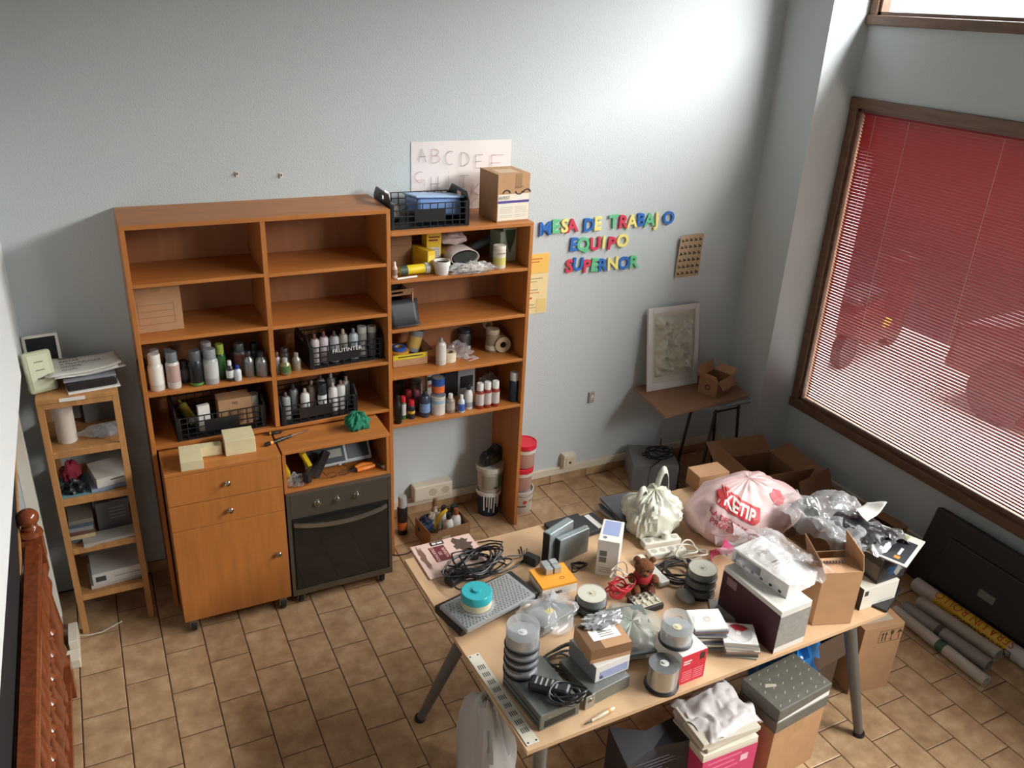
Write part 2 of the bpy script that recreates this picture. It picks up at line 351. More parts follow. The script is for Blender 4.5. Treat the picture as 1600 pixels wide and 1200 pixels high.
# ---------------------------------------------------------------- rolling cabinet
def caster(root, x, y, r=.029):
    c = G().box(-.016, .016, -.014, .014, .050, .074).build('caster', M_GREYM, root, (x, y, 0), bevel=.002)
    G().prism([(-.02, .022), (-.02, .064), (.02, .064), (.02, .022), (.017, .022), (.017, .06), (-.017, .06), (-.017, .022)], -.012, .012, Matrix.Rotation(PI / 2, 4, 'X')).build('fork', M_CHROME, c)
    T = Matrix.Translation((0, 0, r)) @ Matrix.Rotation(PI / 2, 4, 'Y')
    G().lathe([(r * .5, -.013), (r, -.011), (r, .011), (r * .5, .013)], 18, M=T).build('wheel', M_BLACK, c, smooth=True)
def knob(parent, x, y, z):
    T = Matrix.Translation((x, y, z)) @ Matrix.Rotation(PI / 2, 4, 'X')
    G().lathe([(.006, 0), (.006, .012), (.0145, .016), (.016, .022), (.012, .027), (.001, .029)], 18, M=T).build('knob', M_CHROME, parent, smooth=True)
CY = -.640
cab = thing('rolling_cabinet', 'beech cabinet on casters with two drawers and a door', 'cabinet', (.660, CY, 0))
cw, ch, cdp = .568, .985, .60; cb = .074
G().box(0, .018, .018, cdp, cb, ch - .018).box(cw - .018, cw, .018, cdp, cb, ch - .018).box(.018, cw - .018, .018, cdp, cb, cb + .018).box(.018, cw - .018, cdp - .006, cdp, cb, ch).build('body', M_WOOD, cab)
G().box(0, cw, 0, cdp, ch - .018, ch).build('top_board', M_WOODH, cab, bevel=.0015)
def front(name, z0, z1, kx, kz):
    o = G().box(.001, cw - .001, 0, .018, z0, z1).build(name, M_WOOD, cab, bevel=.0015); knob(o, kx, 0, kz); return o
zd2, zd1 = .645, .795
front('drawer', zd1 + .003, ch - .02, .29, .5 * (zd1 + ch) - .005); front('drawer', zd2 + .003, zd1 - .001, .29, .5 * (zd2 + zd1) + .002); front('door', cb, zd2, .515, .385)
for x in (.045, cw - .045):
    for y in (.022, cdp - .05): caster(cab, x, y)
# ---------------------------------------------------------------- oven trolley and the oven in it
OX, OW, OY = 1.238, .587, -.622
tr = thing('oven_trolley', 'beech trolley on casters with a tool shelf above the oven', 'trolley', (OX, OY, 0))
zs = .745
for x in (0, OW - .018):
    G().prism([(.01, .967), (.58, .967), (.58, .074), (.03, .074), (.03, .6), (.01, .6)], x, x + .018, Matrix(((0, 0, 1, 0), (1, 0, 0, 0), (0, 1, 0, 0), (0, 0, 0, 1)))).build('side_panel', M_WOOD, tr)
G().box(0, OW, 0, .6, .967, .985).build('top_board', M_WOODH, tr, bevel=.0015)
G().box(.018, OW - .018, .012, .58, zs - .018, zs).build('tool_shelf', M_WOODH, tr, bevel=.001)
G().box(.018, OW - .018, .574, .58, .074, .967).build('back_panel', M_WBACK, tr)
G().box(.018, OW - .018, .005, .574, .074, .08).build('base_board', M_WOODH, tr)
for x in (.05, OW - .06):
    for y in (.022, .53): caster(tr, x, y)
ov = thing('oven', 'dark steel built-in oven under the tool shelf', 'oven', (OX, OY, .081))
h = .722 - .081
G().box(.022, OW - .022, .03, .5, 0, h - .01).build('body', mat('oven_side', '3b3a38', .5, .5), ov)
fr = G().box(0, OW, -.012, .026, -.02, .02).box(0, .02, -.012, .026, .02, h).box(OW - .02, OW, -.012, .026, .02, h).box(.02, OW - .02, -.012, .026, h - .15, h - .002).build('front_panel', M_STEEL, ov, bevel=.003)
G().box(0, OW, -.016, .026, h - .002, h + .006).build('top_trim', M_STEEL, ov, bevel=.002)
for kx in (.165, .275, .385):
    T = Matrix.Translation((kx, -.012, h - .075)) @ Matrix.Rotation(PI / 2, 4, 'X')
    kn = G().lathe([(.019, 0), (.019, .004), (.014, .006), (.012, .024), (.001, .026)], 20, M=T).build('control_knob', M_CHROME, ov, smooth=True)
    G().box(-.003, .003, -.040, -.036, -.013, .013, Matrix.Translation((kx, 0, h - .075)) @ Matrix.Rotation(.5, 4, 'Y')).build('pointer', M_STEEL, kn)
dr = G().box(.022, OW - .022, -.010, .026, .022, h - .152).build('oven_door', mat('oven_door_black', '262522', .3, .3), ov, bevel=.003)
G().box(.03, OW - .03, -.0135, -.0105, .03, h - .165).build('door_glass', mat('oven_glass', '24221f', .12, 0, coat=.3), dr)
n = 14; pts = []
for i in range(n + 1):
    t = i / n; pts.append((.03 + (OW - .06) * t, -.014 - .045 * math.sin(PI * t) ** .7, h - .185 - .012 * math.sin(PI * t)))
g = G()
for i in range(n):
    a, b = pts[i], pts[i + 1]; w = .011
    g.add([(a[0], a[1] - .008, a[2] - w), (b[0], b[1] - .008, b[2] - w), (b[0], b[1] - .004, b[2] + w), (a[0], a[1] - .004, a[2] + w), (a[0], a[1] + .006, a[2] - w), (b[0], b[1] + .006, b[2] - w), (b[0], b[1] + .006, b[2] + w), (a[0], a[1] + .006, a[2] + w)],
          [(0, 1, 2, 3), (7, 6, 5, 4), (0, 4, 5, 1), (3, 2, 6, 7), (0, 3, 7, 4), (1, 5, 6, 2)])
g.build('door_handle', mat('brushed_handle', '8b8579', .3, .85), dr, smooth=True)
# ---------------------------------------------------------------- ladder shelf
LX0, LX1, LYF, LH = .165, .520, -.43, 1.38
ld = thing('ladder_shelf', 'narrow pine shelf rack piled with papers beside the tall bookcase', 'shelf', (LX0, 0, 0))
lw = LX1 - LX0; sp = .03
ang = 0.0
for x in (0, lw - sp):
    G().box(x, x + sp, LYF, LYF + .02, 0, LH - .02).build('post', M_PINE, ld, bevel=.002); G().box(x, x + sp, -.05, -.03, 0, LH - .02).build('post', M_PINE, ld, bevel=.002)
SL = []
for z in (LH, 1.09, .82, .53, .24):
    if z == LH: o = G().box(0, lw, LYF - .004, -.025, z - .022, z).build('top_board', M_PINE, ld, bevel=.002); G().box(sp, lw - sp, LYF, LYF + .02, z - .05, z - .022).build('apron', M_PINE, ld)
    else:
        o = G().box(.002, lw - .002, LYF + .022, -.055, z - .014, z).build('shelf', M_PINE, ld); G().box(sp, lw - sp, LYF, LYF + .02, z - .028, z + .008).build('front_rail', M_PINE, ld, bevel=.002); SL.append(z)
G().box(.10, .21, LYF - .006, LYF - .004, LH - .020, LH - .002).build('paper_strip', M_PAPER, ld)
# ---------------------------------------------------------------- balustrade
RX = .082
ba = thing('balustrade', 'varnished turned-wood balustrade with ball-topped newel post', 'railing', (RX, -.86, 0))
g = G().box(-.042, .042, -.042, .042, 0, .20).box(-.042, .042, -.042, .042, .80, .93)
g.lathe([(.042, .20), (.03, .23), (.04, .26), (.032, .30), (.045, .42), (.03, .6), (.04, .66), (.028, .7), (.042, .74), (.042, .80)], 18, cap=False)
g.lathe([(.045, .93), (.05, .94), (.045, .955), (.028, .965), (.034, .975), (.026, .985)], 20)
g.build('newel_post', M_DARKWOOD, ba, smooth=True)
G().ball(.046, (0, 0, 1.022), 20, 14, (1, 1, .92)).build('newel_ball', M_DARKWOOD, ba, smooth=True)
poly = [(-.034, .868), (-.034, .892), (-.026, .908), (.026, .908), (.034, .892), (.034, .868), (.022, .852), (-.022, .852)]
g = G(); n = len(poly); g.add([(x, -.04, z) for x, z in poly] + [(x, -3.4, z) for x, z in poly], [tuple(range(n)), tuple(range(n, 2 * n))] + [(i, (i + 1) % n, (i + 1) % n + n, i + n) for i in range(n)])
g.build('handrail', M_DARKWOOD, ba, smooth=True, ang=50)
G().box(-.03, .03, -3.4, -.04, .06, .10).build('bottom_rail', M_DARKWOOD, ba, bevel=.004)
prof = [(.019, .10), (.019, .16), (.012, .17), (.021, .19), (.012, .21), (.016, .24), (.034, .33), (.031, .38), (.012, .455), (.02, .47), (.011, .485), (.029, .51), (.011, .535), (.02, .55), (.012, .565), (.031, .64), (.034, .69), (.016, .78), (.012, .795), (.021, .81), (.019, .825), (.019, .855)]
f = None
for i in range(16):
    y = -.16 - i * .15
    if f is None: f = G().lathe(prof, 12).build('baluster', M_DARKWOOD, ba, (0, y, 0), smooth=True, ang=60)
    else: share(f, (0, y, 0))
# slanted wooden string board and a flat black sheet painting in the dark stairwell
SW = Matrix(((0, 0, 1, 0), (1, 0, 0, 0), (0, 1, 0, 0), (0, 0, 0, 1)))
o = G().prism([(-.31, 1.15), (-.31, 1.19), (-3.0, .21), (-3.0, .17)], XL, XL + .014, SW).build('trim_7', M_PINE); struct(o)
o = G().prism([(-.40, 1.165), (-.55, 1.48), (-3.4, 1.48), (-3.4, .08)], XL, XL + .01, SW).build('stairwell_shade', M_BLACKM); struct(o)
# ---------------------------------------------------------------- work table
TZ = .73
def WT(u, v, z=TZ): return PZ(u, v, z)
tb = thing('work_table', 'large light board table on grey metal legs covered with electronics', 'table', (2.567, -2.012, 0), rz=math.radians(.9))
tw, td = 1.862, 1.245
G().box(-tw / 2, tw / 2, -td / 2, td / 2, TZ - .02, TZ).build('tabletop', M_MDF, tb, bevel=.001)
M_LEG = mat('grey_table_leg', '6f6e6b', .45, .4)
def tleg(top, foot):
    v = Vector(foot) - Vector(top); L = v.length
    o = G().tube([Vector(top), Vector(top) + v * .97], [.032, .021], 14).build('leg', M_LEG, tb, smooth=True)
    G().lathe([(.026, 0), (.028, .006), (.024, .022), (.001, .024)], 16, (foot[0], foot[1])).build('foot', M_BLACK, o, smooth=True)
Ti = tb.matrix_basis.inverted() if False else (Matrix.Translation((2.567, -2.012, 0)) @ Matrix.Rotation(math.radians(.9), 4, 'Z')).inverted()
fl_ = Ti @ Vector((1.595, -1.70, 0)); fr_ = Ti @ Vector((3.512, -2.65, 0))
tleg((-.82, .10, TZ - .02), (fl_.x, fl_.y, 0)); tleg((.80, -.52, TZ - .02), (fr_.x, fr_.y, 0)); tleg((.80, .50, TZ - .02), (.93, .58, 0)); tleg((-.80, -.50, TZ - .02), (-.80, -.52, 0))
G().box(-.8, .8, -.5, -.46, TZ - .06, TZ - .021).box(-.8, .8, .46, .5, TZ - .06, TZ - .021).box(-.8, -.76, -.46, .46, TZ - .06, TZ - .021).build('under_frame', mat('dark_under_frame', '3a3a3a', .5, .3), tb)
# ---------------------------------------------------------------- builders for small goods
def ppm(p): return (Vector(p) - CAM).dot(FWD) / FPX                        # metres to one photo pixel at p
def can(label, cat, u, vb, vt, w, z, body, cap, band=None, style='spray', name=None, group=None, bandz=(.18, .72), rough=.35, metal=0, tilt=None, at=None, rh=None):
    if at: p = Vector(at); r, h = rh; c = p
    else:
        p = PZ(u, vb, z); r = w / 2 * ppm(p); d = Vector((p.x - CAM.x, p.y - CAM.y, 0)).normalized(); c = p + d * r; h = HZ(u, vt, c) - z - r * .25
    o = thing(name or cat.replace(' ', '_'), label, cat, (c.x, c.y, z), random.uniform(0, 6), group, rot=tilt)
    mb = pm(body, rough, metal)
    if style == 'spray':
        hb = h * .74
        G().lathe([(r * .96, 0), (r, .004), (r, hb - r * .45), (r * .8, hb - r * .1), (r * .74, hb)], 20).build('body', mb, o, smooth=True)
        G().lathe([(r * .82, hb - r * .08), (r * .82, h * .97), (r * .74, h), (.001, h)], 18).build('cap', pm(cap, .35), o, smooth=True); top = hb - r * .45
    elif style == 'nozzle':
        hb = h * .84
        G().lathe([(r * .96, 0), (r, .004), (r, hb - r * .5), (r * .7, hb - r * .05), (r * .4, hb)], 20).build('body', mb, o, smooth=True)
        G().lathe([(r * .36, hb - .001), (r * .36, h * .96), (r * .25, h), (.001, h)], 14).build('cap', pm(cap, .35), o, smooth=True); top = hb - r * .5
    elif style == 'bottle':
        hb = h * .8
        G().lathe([(r * .9, 0), (r, .005), (r, hb * .72), (r * .85, hb * .86), (r * .45, hb * .97), (r * .42, hb)], 20).build('body', mb, o, smooth=True)
        G().lathe([(r * .5, hb - .002), (r * .5, h * .98), (r * .42, h), (.001, h)], 16).build('cap', pm(cap, .4), o, smooth=True); top = hb * .7
    elif style == 'jar':
        hb = h * .8
        G().lathe([(r * .94, 0), (r, .006), (r, hb - .01), (r * .9, hb)], 22).build('body', mb, o, smooth=True)
        G().lathe([(r * .97, hb), (r * .99, hb + .003), (r * .99, h - .003), (r * .94, h), (.001, h)], 22).build('lid', pm(cap, .4), o, smooth=True); top = hb - .012
    elif style == 'tin':
        G().lathe([(r * .98, 0), (r, .003), (r, h - .006), (r * 1.03, h - .004), (r * 1.03, h), (r * .95, h), (r * .94, h - .006), (.001, h - .006)], 24).build('body', mb, o, smooth=True)
        G().lathe([(r * .9, h - .0055), (r * .88, h - .002), (.001, h - .002)], 24).build('lid', pm(cap, .4, .3), o, smooth=True); top = h - .01
    if band:
        z0, z1 = bandz[0] * h, min(bandz[1] * h, top - .001)
        G().lathe([(r * 1.012, z0), (r * 1.012, z1)], 20, cap=False).build('label', pm(band, .45), o, smooth=True)
    o['hh'] = h; del o['hh']; return o
def lattice(w, h, nx, ny, bar, solidcells=()):
    g = G(); xs = []; zs = []
    for i in range(nx + 1): a = (w - bar) * i / nx; xs += [a, a + bar]
    for i in range(ny + 1): a = (h - bar) * i / ny; zs += [a, a + bar]
    NX = len(xs); vs = [(x - w / 2, 0, z) for z in zs for x in xs]; fs = []
    for j in range(len(zs) - 1):
        for i in range(NX - 1):
            if i % 2 == 0 or j % 2 == 0 or ((i // 2), (j // 2)) in solidcells: fs.append((j * NX + i, j * NX + i + 1, (j + 1) * NX + i + 1, (j + 1) * NX + i))
    return g.add(vs, fs)
def crate(label, loc, rz, w, d, h, mark=None, m=None, tall=.05):
    m = m or M_BLACK; o = thing('plastic_crate', label, 'crate', loc, rz, 'black plastic crates')
    n = max(8, int(w / .045)); mid = {(i, j) for i in range(n // 2 - 2, n // 2 + 2) for j in (1, 2)}
    lattice(w - .02, h, n, 4, .0045, mid).build('front_panel', m, o, (0, -d / 2 + .004, 0), solid=.006); lattice(w - .02, h, n, 4, .0045).build('back_panel', m, o, (0, d / 2 - .004, 0), solid=.006)
    for sgn in (-1, 1):
        hh = h + tall; x = sgn * (w / 2 - .004); k = .045; a = d / 2
        pr = [(-a, 0), (a, 0), (a, h), (a - k, hh), (-a + k, hh), (-a, h)]
        hole = [(-.04, hh - .045), (.04, hh - .045), (.04, hh - .02), (-.04, hh - .02)]
        vs = [(0, y, z) for y, z in pr + hole]
        fs = [(0, 1, 7, 6), (1, 2, 3, 8, 7), (3, 4, 9, 8), (4, 5, 0, 6, 9)]
        G().add(vs, fs).build('end_panel', m, o, (x, 0, 0), solid=.008)
        for sy in (-1, 1): G().box(-.012, .012, -.012, .012, 0, h).build('corner_post', m, o, (sgn * (w / 2 - .012), sy * (d / 2 - .012), 0), bevel=.003)
    G().box(-w / 2 + .01, w / 2 - .01, -d / 2 + .008, d / 2 - .008, .004, .010).build('base', m, o)
    if mark: text(mark, .03, M_PAPER, o, (0, -d / 2 - .0012, h * .70), FRONT, ext=.0006, sx=1.1)
    return o
def carton(label, a, b, c, z, h, m=None, name='carton', cat='box', group=None, tape=True, top=False, bevel=.002, lid=False):
    ctr, w, d, rz = rect3(a, b, c, z); zb = z - h if top else z
    o = thing(name, label, cat, (ctr.x, ctr.y, zb), rz, group)
    G().box(-w / 2, w / 2, -d / 2, d / 2, 0, h).build('body', m or M_CARD, o, bevel=bevel)
    if tape: G().box(-.024, .024, -d / 2 - .0006, d / 2 + .0006, h - .03, h + .0006).build('tape', pm('a88458', .25), o)
    return o, w, d
def plines(parent, x0, x1, z, m, y, n=3, dz=.012, t=.004):                 # rows of print too small to read, on a face looking towards -y
    for i in range(n):
        w = x1 - x0; k = (1, .82, .93, .7, .88)[i % 5]; G().box(x0, x0 + w * k, y - .0006, y, z - i * dz, z - i * dz + t).build('print_line', m, parent)
# ---------------------------------------------------------------- things on the back wall
pst = thing('poster', 'white paper sheet with hand-drawn alphabet taped above the bookcase', 'poster', (2.492, -.001, 2.045))
G().grid(lambda a, b: (-.312 + .624 * a, -.004 * abs(math.sin(7 * a)) * math.sin(5 * b) ** 2 - .002, .395 * b), 16, 10).build('sheet', mat('poster_paper', 'e6dedb', .8), pst, smooth=True)
def strokes(parent, lines, x, z, s, m, y=-.009, r=.0012, sx=1):
    for i, ln in enumerate(lines): G().tube([(x + px * s * sx, y, z + pz * s) for px, pz in ln], r, 4).build('pen_stroke', m, parent)
def arc(cx, cz, rx, rz, a0, a1, n=8): return [(cx + rx * math.cos(math.radians(a0 + (a1 - a0) * i / n)), cz + rz * math.sin(math.radians(a0 + (a1 - a0) * i / n))) for i in range(n + 1)]
LET = {'A': [[(0, 0), (.3, 1), (.6, 0)], [(.08, .4), (.55, .4)]], 'B': [[(0, 0), (0, 1)], [(0, 1)] + arc(.2, .77, .35, .23, 90, -90) + [(0, .54)], [(0, .54)] + arc(.25, .27, .4, .27, 90, -90) + [(0, 0)]],
       'C': [arc(.4, .5, .4, .5, 60, 300, 12)], 'D': [[(0, 0), (0, 1)] + arc(.15, .5, .55, .5, 90, -90, 12) + [(0, 0)]], 'E': [[(.6, 0), (0, 0), (0, 1), (.6, 1)], [(0, .5), (.5, .5)]], 'F': [[(.05, 0), (.05, 1)], [(0, 1), (1.1, 1)], [(0, .4), (.8, .4)]],
       'G': [arc(.4, .6, .4, .4, 60, 290, 12), [(.1, .35), (.75, .4), (.75, -.1)]], 'H': [[(.1, 0), (.1, 1)], [(.65, 0), (.65, 1)], [(0, .5), (.8, .5)]], 'I': [[(.1, 0), (.1, .9)], [(.1, 1.1), (.11, 1.14)]],
       'J': [[(0, 1), (.7, 1)], [(.35, 1), (.35, .1), (.1, 0)]], 'K': [[(.05, 0), (.05, 1)], [(.6, 1), (.1, .45), (.65, 0)]], 'O': [arc(.4, .5, .4, .5, 0, 360, 14)]}
PENS = {'k': pm('7a716c', .7), 'r': pm('c99a98', .7), 'g': pm('7c8e80', .7)}
for ch, u, v, pc in [('A', 653, 253, 'k'), ('B', 674, 254, 'r'), ('C', 695, 257, 'k'), ('D', 719, 259, 'k'), ('E', 742, 262, 'k'), ('F', 766, 262, 'r'), ('G', 648, 289, 'r'), ('H', 671, 297, 'k'), ('I', 698, 292, 'k'), ('J', 717, 294, 'k'), ('K', 737, 306, 'r'), ('O', 736, 329, 'r')]:
    q = PY(u, v, 0); strokes(pst, LET[ch], q.x - 2.492, q.z - 2.045, .075, PENS[pc])
# foam letters
FC = {'b': mat('blue_foam', '2e6dbb', .7), 'g': mat('green_foam', '66c48e', .7), 'y': mat('yellow_foam', 'f2e58c', .7), 'r': mat('red_foam', 'd2405a', .7)}
CN = {'b': 'blue', 'g': 'green', 'y': 'yellow', 'r': 'red'}; ORD = ['first', 'second', 'third', 'fourth', 'fifth', 'sixth', 'seventh', 'eighth', 'ninth', 'tenth', 'eleventh', 'twelfth', 'thirteenth']
rows = [('top', [('M', 'b', 82, 128), ('E', 'g', 126, 118), ('S', 'y', 163, 115), ('A', 'r', 195, 115), ('D', 'b', 264, 112), ('E', 'y', 300, 107), ('T', 'g', 367, 98), ('R', 'r', 406, 98), ('A', 'y', 443, 97), ('B', 'b', 480, 90), ('A', 'g', 516, 90), ('J', 'y', 547, 88), ('O', 'b', 595, 82)]),
        ('middle', [('E', 'b', 200, 193), ('Q', 'g', 240, 192), ('U', 'r', 290, 190), ('i', 'y', 325, 182), ('P', 'r', 357, 188), ('O', 'y', 404, 177)]),
        ('bottom', [('S', 'r', 182, 283), ('U', 'b', 218, 275), ('P', 'r', 254, 283), ('E', 'g', 287, 278), ('R', 'b', 320, 278), ('N', 'y', 363, 272), ('O', 'b', 410, 270), ('R', 'g', 450, 265)])]
for rn, items in rows:
    for i, (ch, c, x, y) in enumerate(items):
        q = PY(820 + x / 2.667, 310 + y / 2.667, 0)
        o = text(ch, .117, FC[c], None, (q.x, -.009, q.z), (PI / 2, random.uniform(-.08, .08), 0), 'foam_letter', ext=.005, off=.0035, sx=1.0)
        tag(o, '%s foam letter %s, %s in the %s line of wall letters' % (CN[c], ch, ORD[i], rn), 'letter', 'foam letters on the wall')
# patterned brown paper
q0 = PY(1062, 368, 0)
bp = thing('printed_paper', 'brown paper sheet printed with dark repeated figures, curling off the wall', 'paper', (4.225, -.001, 1.465))
G().grid(lambda a, b: (-.105 + .21 * a, -.004 - .05 * max(0, .5 - a) ** 2 * (1.2 * b + .4), .30 * b), 8, 8).build('sheet', mat('brown_paper', 'b39b7c', .8), bp, smooth=True)
f = None
for r in range(6):
    for c in range(5):
        x = -.08 + .04 * c; z = .03 + .047 * r; a = (x + .105) / .21; yy = -.006 - .05 * max(0, .5 - a) ** 2 * (1.2 * z / .3 + .4)
        if f is None: f = text('2a', .028, pm('3d2e22', .8), bp, (x, yy, z), FRONT, 'printed_figure', off=.0006)
        else: share(f, (x, yy, z), rot=FRONT)
# yellow notice
yn = thing('notice', 'yellow and cream paper notice behind the side of the narrower bookcase', 'notice', (3.02, -.001, 1.33))
G().box(-.085, .09, -.003, 0, 0, .27).build('cream_sheet', pm('ecd9a4', .8), yn); G().box(-.085, .09, -.003, 0, .272, .40).build('header_sheet', pm('f0c263', .8), yn); G().box(.015, .085, -.0045, -.003, .01, .10).build('corner_block', pm('e5cc86', .8), yn)
for z, w, c in ((.365, .11, 'c96a3c'), (.345, .09, 'c96a3c'), (.235, .12, 'b0a080'), (.215, .08, 'b0a080'), (.16, .09, 'b0a080'), (.14, .1, 'd08a60'), (.06, .07, 'b0a080'), (.04, .08, 'b0a080')): G().box(-.07, -.07 + w, -.0045, -.003, z, z + .006).build('print_line', pm(c, .8), yn)
G().box(-.075, -.02, -.0045, -.003, .103, .114).build('print_line', pm('cf4a22', .8), yn)
# small wall fittings
o = thing('cable_plate', 'small bare connector plate low on the wall beside a dark smudge', 'switch', (3.525, 0, .60)); G().box(-.022, .022, -.014, 0, 0, .085).build('plate', pm('9b9a92', .5), o, bevel=.003); G().box(-.010, .010, -.02, -.014, .03, .062).build('socket', M_WHITE, o, bevel=.002); G().lathe([(.004, 0), (.004, .003)], 10, M=Matrix.Translation((0, -.02, .04)) @ Matrix.Rotation(PI / 2, 4, 'X')).build('hole', M_BLACK, o)
o = thing('socket_box', 'cream surface socket box above the skirting, right of red-lidded tubs', 'outlet', (3.362, 0, .128)); G().box(-.05, .05, -.055, 0, 0, .105).build('housing', M_TRUNK, o, bevel=.006); G().box(-.032, .032, -.059, -.055, .022, .085).build('face_plate', pm('cfc4ae', .5), o, bevel=.003); G().lathe([(.009, 0), (.009, .004)], 14, M=Matrix.Translation((.0, -.058, .045)) @ Matrix.Rotation(PI / 2, 4, 'X')).build('earth_hole', M_BLACK, o)
o = thing('socket_strip', 'wide cream socket housing on the skirting under the narrower bookcase', 'outlet', (2.33, 0, .128)); G().box(-.16, .11, -.075, 0, 0, .11).build('housing', M_TRUNK, o, bevel=.008)
for x in (-.03, .06): G().lathe([(.028, 0), (.028, .003)], 18, M=Matrix.Translation((x, -.073, .055)) @ Matrix.Rotation(PI / 2, 4, 'X')).build('socket', pm('b9ae98', .5), o, smooth=True)
for u, v, t in ((370, 272, 'left'), (439, 274, 'right')):
    q = PY(u, v, 0); o = thing('wall_hook', 'tiny %s-hand metal hook stuck in the wall above the tall bookcase' % t, 'hook', (q.x, 0, q.z)); G().box(-.008, .008, -.006, 0, -.014, .014).build('plate', M_WHITE, o, bevel=.002); G().tube([(0, -.006, .004), (0, -.02, .0), (0, -.02, .012)], .003, 6).build('pin', M_GREYM, o)

# ---------------------------------------------------------------- on the double bookcase
C2 = lambda x, y: (170 + x / 3, 300 + y / 3)
o, w, d = carton('closed cardboard box with printed outline on second shelf of tall bookcase', C2(128, 668), C2(355, 640), C2(118, 610), SA[1] + .0005, .235, name='cardboard_box')
G().box(-.09, .075, -d / 2 - .0008, -d / 2, .04, .042).build('print_line', M_CARD2, o)
for z in (.075, .108, .141): G().box(-.09, .075, -d / 2 - .0008, -d / 2, z, z + .002).build('print_line', M_CARD2, o)
for x in (-.092, .075): G().box(x, x + .002, -d / 2 - .0008, -d / 2, .04, .16).build('print_line', M_CARD2, o)
def sA(label, x, yb, yt, w, z, body, cap, band=None, style='spray', cat='spray can', group=None, **k):
    u, vb = C2(x, yb); return can(label, cat, u, vb, C2(x, yt)[1], w / 3, z, body, cap, band, style, group=group, **k)
z3 = SA[2]; gS = 'spray cans on the third left shelf'
sA('dull gold spray can at left end of the third shelf', 172, 928, 778, 50, z3, '6b5538', '3a3026', '7d6848', group=gS)
sA('all white spray can near left end of third shelf', 233, 936, 748, 68, z3, 'cfcac2', 'd8d4cc', 'dedad2', group=gS)
sA('white-capped spray can standing behind the all white can', 228, 880, 730, 52, z3, '8d8a84', 'd0ccc4', group=gS)
sA('grey-capped spray can with brown picture label', 312, 925, 738, 62, z3, 'c9c2bb', '6d7376', 'b59a92', group=gS)
sA('clear-capped dark spray can behind the grey-capped one', 290, 865, 730, 46, z3, '3a3a3c', '9a9c9e', group=gS)
sA('dark grey spray can between grey-capped and green-based cans', 362, 898, 782, 44, z3, '2e2f31', '37393b', '55585a', group=gS)
sA('black spray can with green base ring and clear cap', 418, 912, 733, 64, z3, '1d1e20', '55585b', '5b8a3c', bandz=(.02, .09), group=gS)
sA('pale grey spray can with clear cap in the middle of third shelf', 487, 905, 725, 68, z3, '9fa2a2', '84888a', 'b9bbb9', group=gS)
sA('white-capped can at the back above the pale grey can', 468, 850, 695, 58, z3, '7b7d7d', 'cdd0ce', group=gS)
sA('dark green spray can with lime cap behind the small bottles', 533, 880, 705, 46, z3, '1f3a1e', '8a9a3a', '2c5a2a', group=gS)
sA('small black and white bottle with white pump top', 573, 890, 785, 36, z3, '26282c', 'd8d8d6', 'cfd2d4', 'bottle', 'bottle')
sA('small white bottle with blue cap on third shelf', 608, 888, 808, 34, z3, 'c9ced2', '1f4aa8', None, 'bottle', 'bottle')
sA('tall grey spray can with faded red label at the back', 622, 850, 700, 56, z3, '8a8686', '54565a', '9a5a52', group=gS)
sA('silver metal bottle left of another silver bottle', 662, 870, 738, 52, z3, '8f8f8d', '2b2b2d', None, 'bottle', 'bottle', metal=.7, rough=.3)
sA('silver metal bottle beside the bookcase divider', 722, 870, 738, 58, z3, '93938f', '2b2b2d', None, 'bottle', 'bottle', metal=.7, rough=.3)
for x, yt, c, nm in ((600, 720, '2b2d31', 'black'), (690, 700, '3d3a3a', 'brownish')): sA('%s spray can hidden at the back of third left shelf' % nm, x, 830, yt, 46, z3, c, '232427', group=gS)
z3r = SA[2] - .004
def spots(x0, x1, y, n): return [x0 + (x1 - x0) * i / (n - 1) for i in range(n)]
# crate on the third right shelf
a = PZ(*C2(905, 818), z3r); b = PZ(*C2(1285, 778), z3r); w = (b - a).length + .075; rz = math.atan2(b.y - a.y, b.x - a.x) * .5
CR3 = (1.672, -.205, z3r)
crate('black crate lettered FRUTINTER packed with spray cans, third right shelf', CR3, .06, .42, .28, .125, 'FRUTINTER', tall=.04)
cols = [('b0a8a4', '6b4a3a'), ('b9b0b4', '7a3f35'), ('9fa0a2', '3b3b3d'), ('8f8c80', 'a09a88'), ('a8acb0', '6d7480'), ('8f8f8d', 'b5b3ad'), ('5b5b5b', 'a8a6a0')]
nmC = ['brown-capped', 'rust-capped', 'dark-capped', 'clear-capped', 'bluish-capped', 'pale-capped', 'beige-capped']
for i, (bc, cc) in enumerate(cols):
    x = -.165 + i * .055; p = Matrix.Translation(CR3) @ Matrix.Rotation(.06, 4, 'Z') @ Vector((x, -.09 + (i % 2) * .012, .011))
    can('%s paint can, %s from left in the lettered crate' % (nmC[i], ORD[i]), 'spray can', 0, 0, 0, 0, p.z, bc, cc, None, 'nozzle' if i < 5 else 'jar', at=p, rh=(.026, .175), group='cans in the lettered crate')
sA('gold and green labelled little can in front of the lettered crate', 830, 862, 772, 50, z3r, '8f8a6a', 'a9a9a2', '4a6a3a', 'bottle', 'can', metal=.5)
sA('little silver can with clear top beside the lettered crate', 882, 840, 748, 42, z3r, 'a59d90', '8f8f8a', None, 'bottle', 'can', metal=.6)
sA('little brown-capped can at the divider on third right shelf', 792, 855, 745, 40, z3r, '8a8480', '5a4030', None, 'bottle', 'can')
sA('grey spray can standing behind the little gold can', 828, 815, 725, 44, z3r, '6f7270', '4a4c4e', None, 'spray', 'spray can')
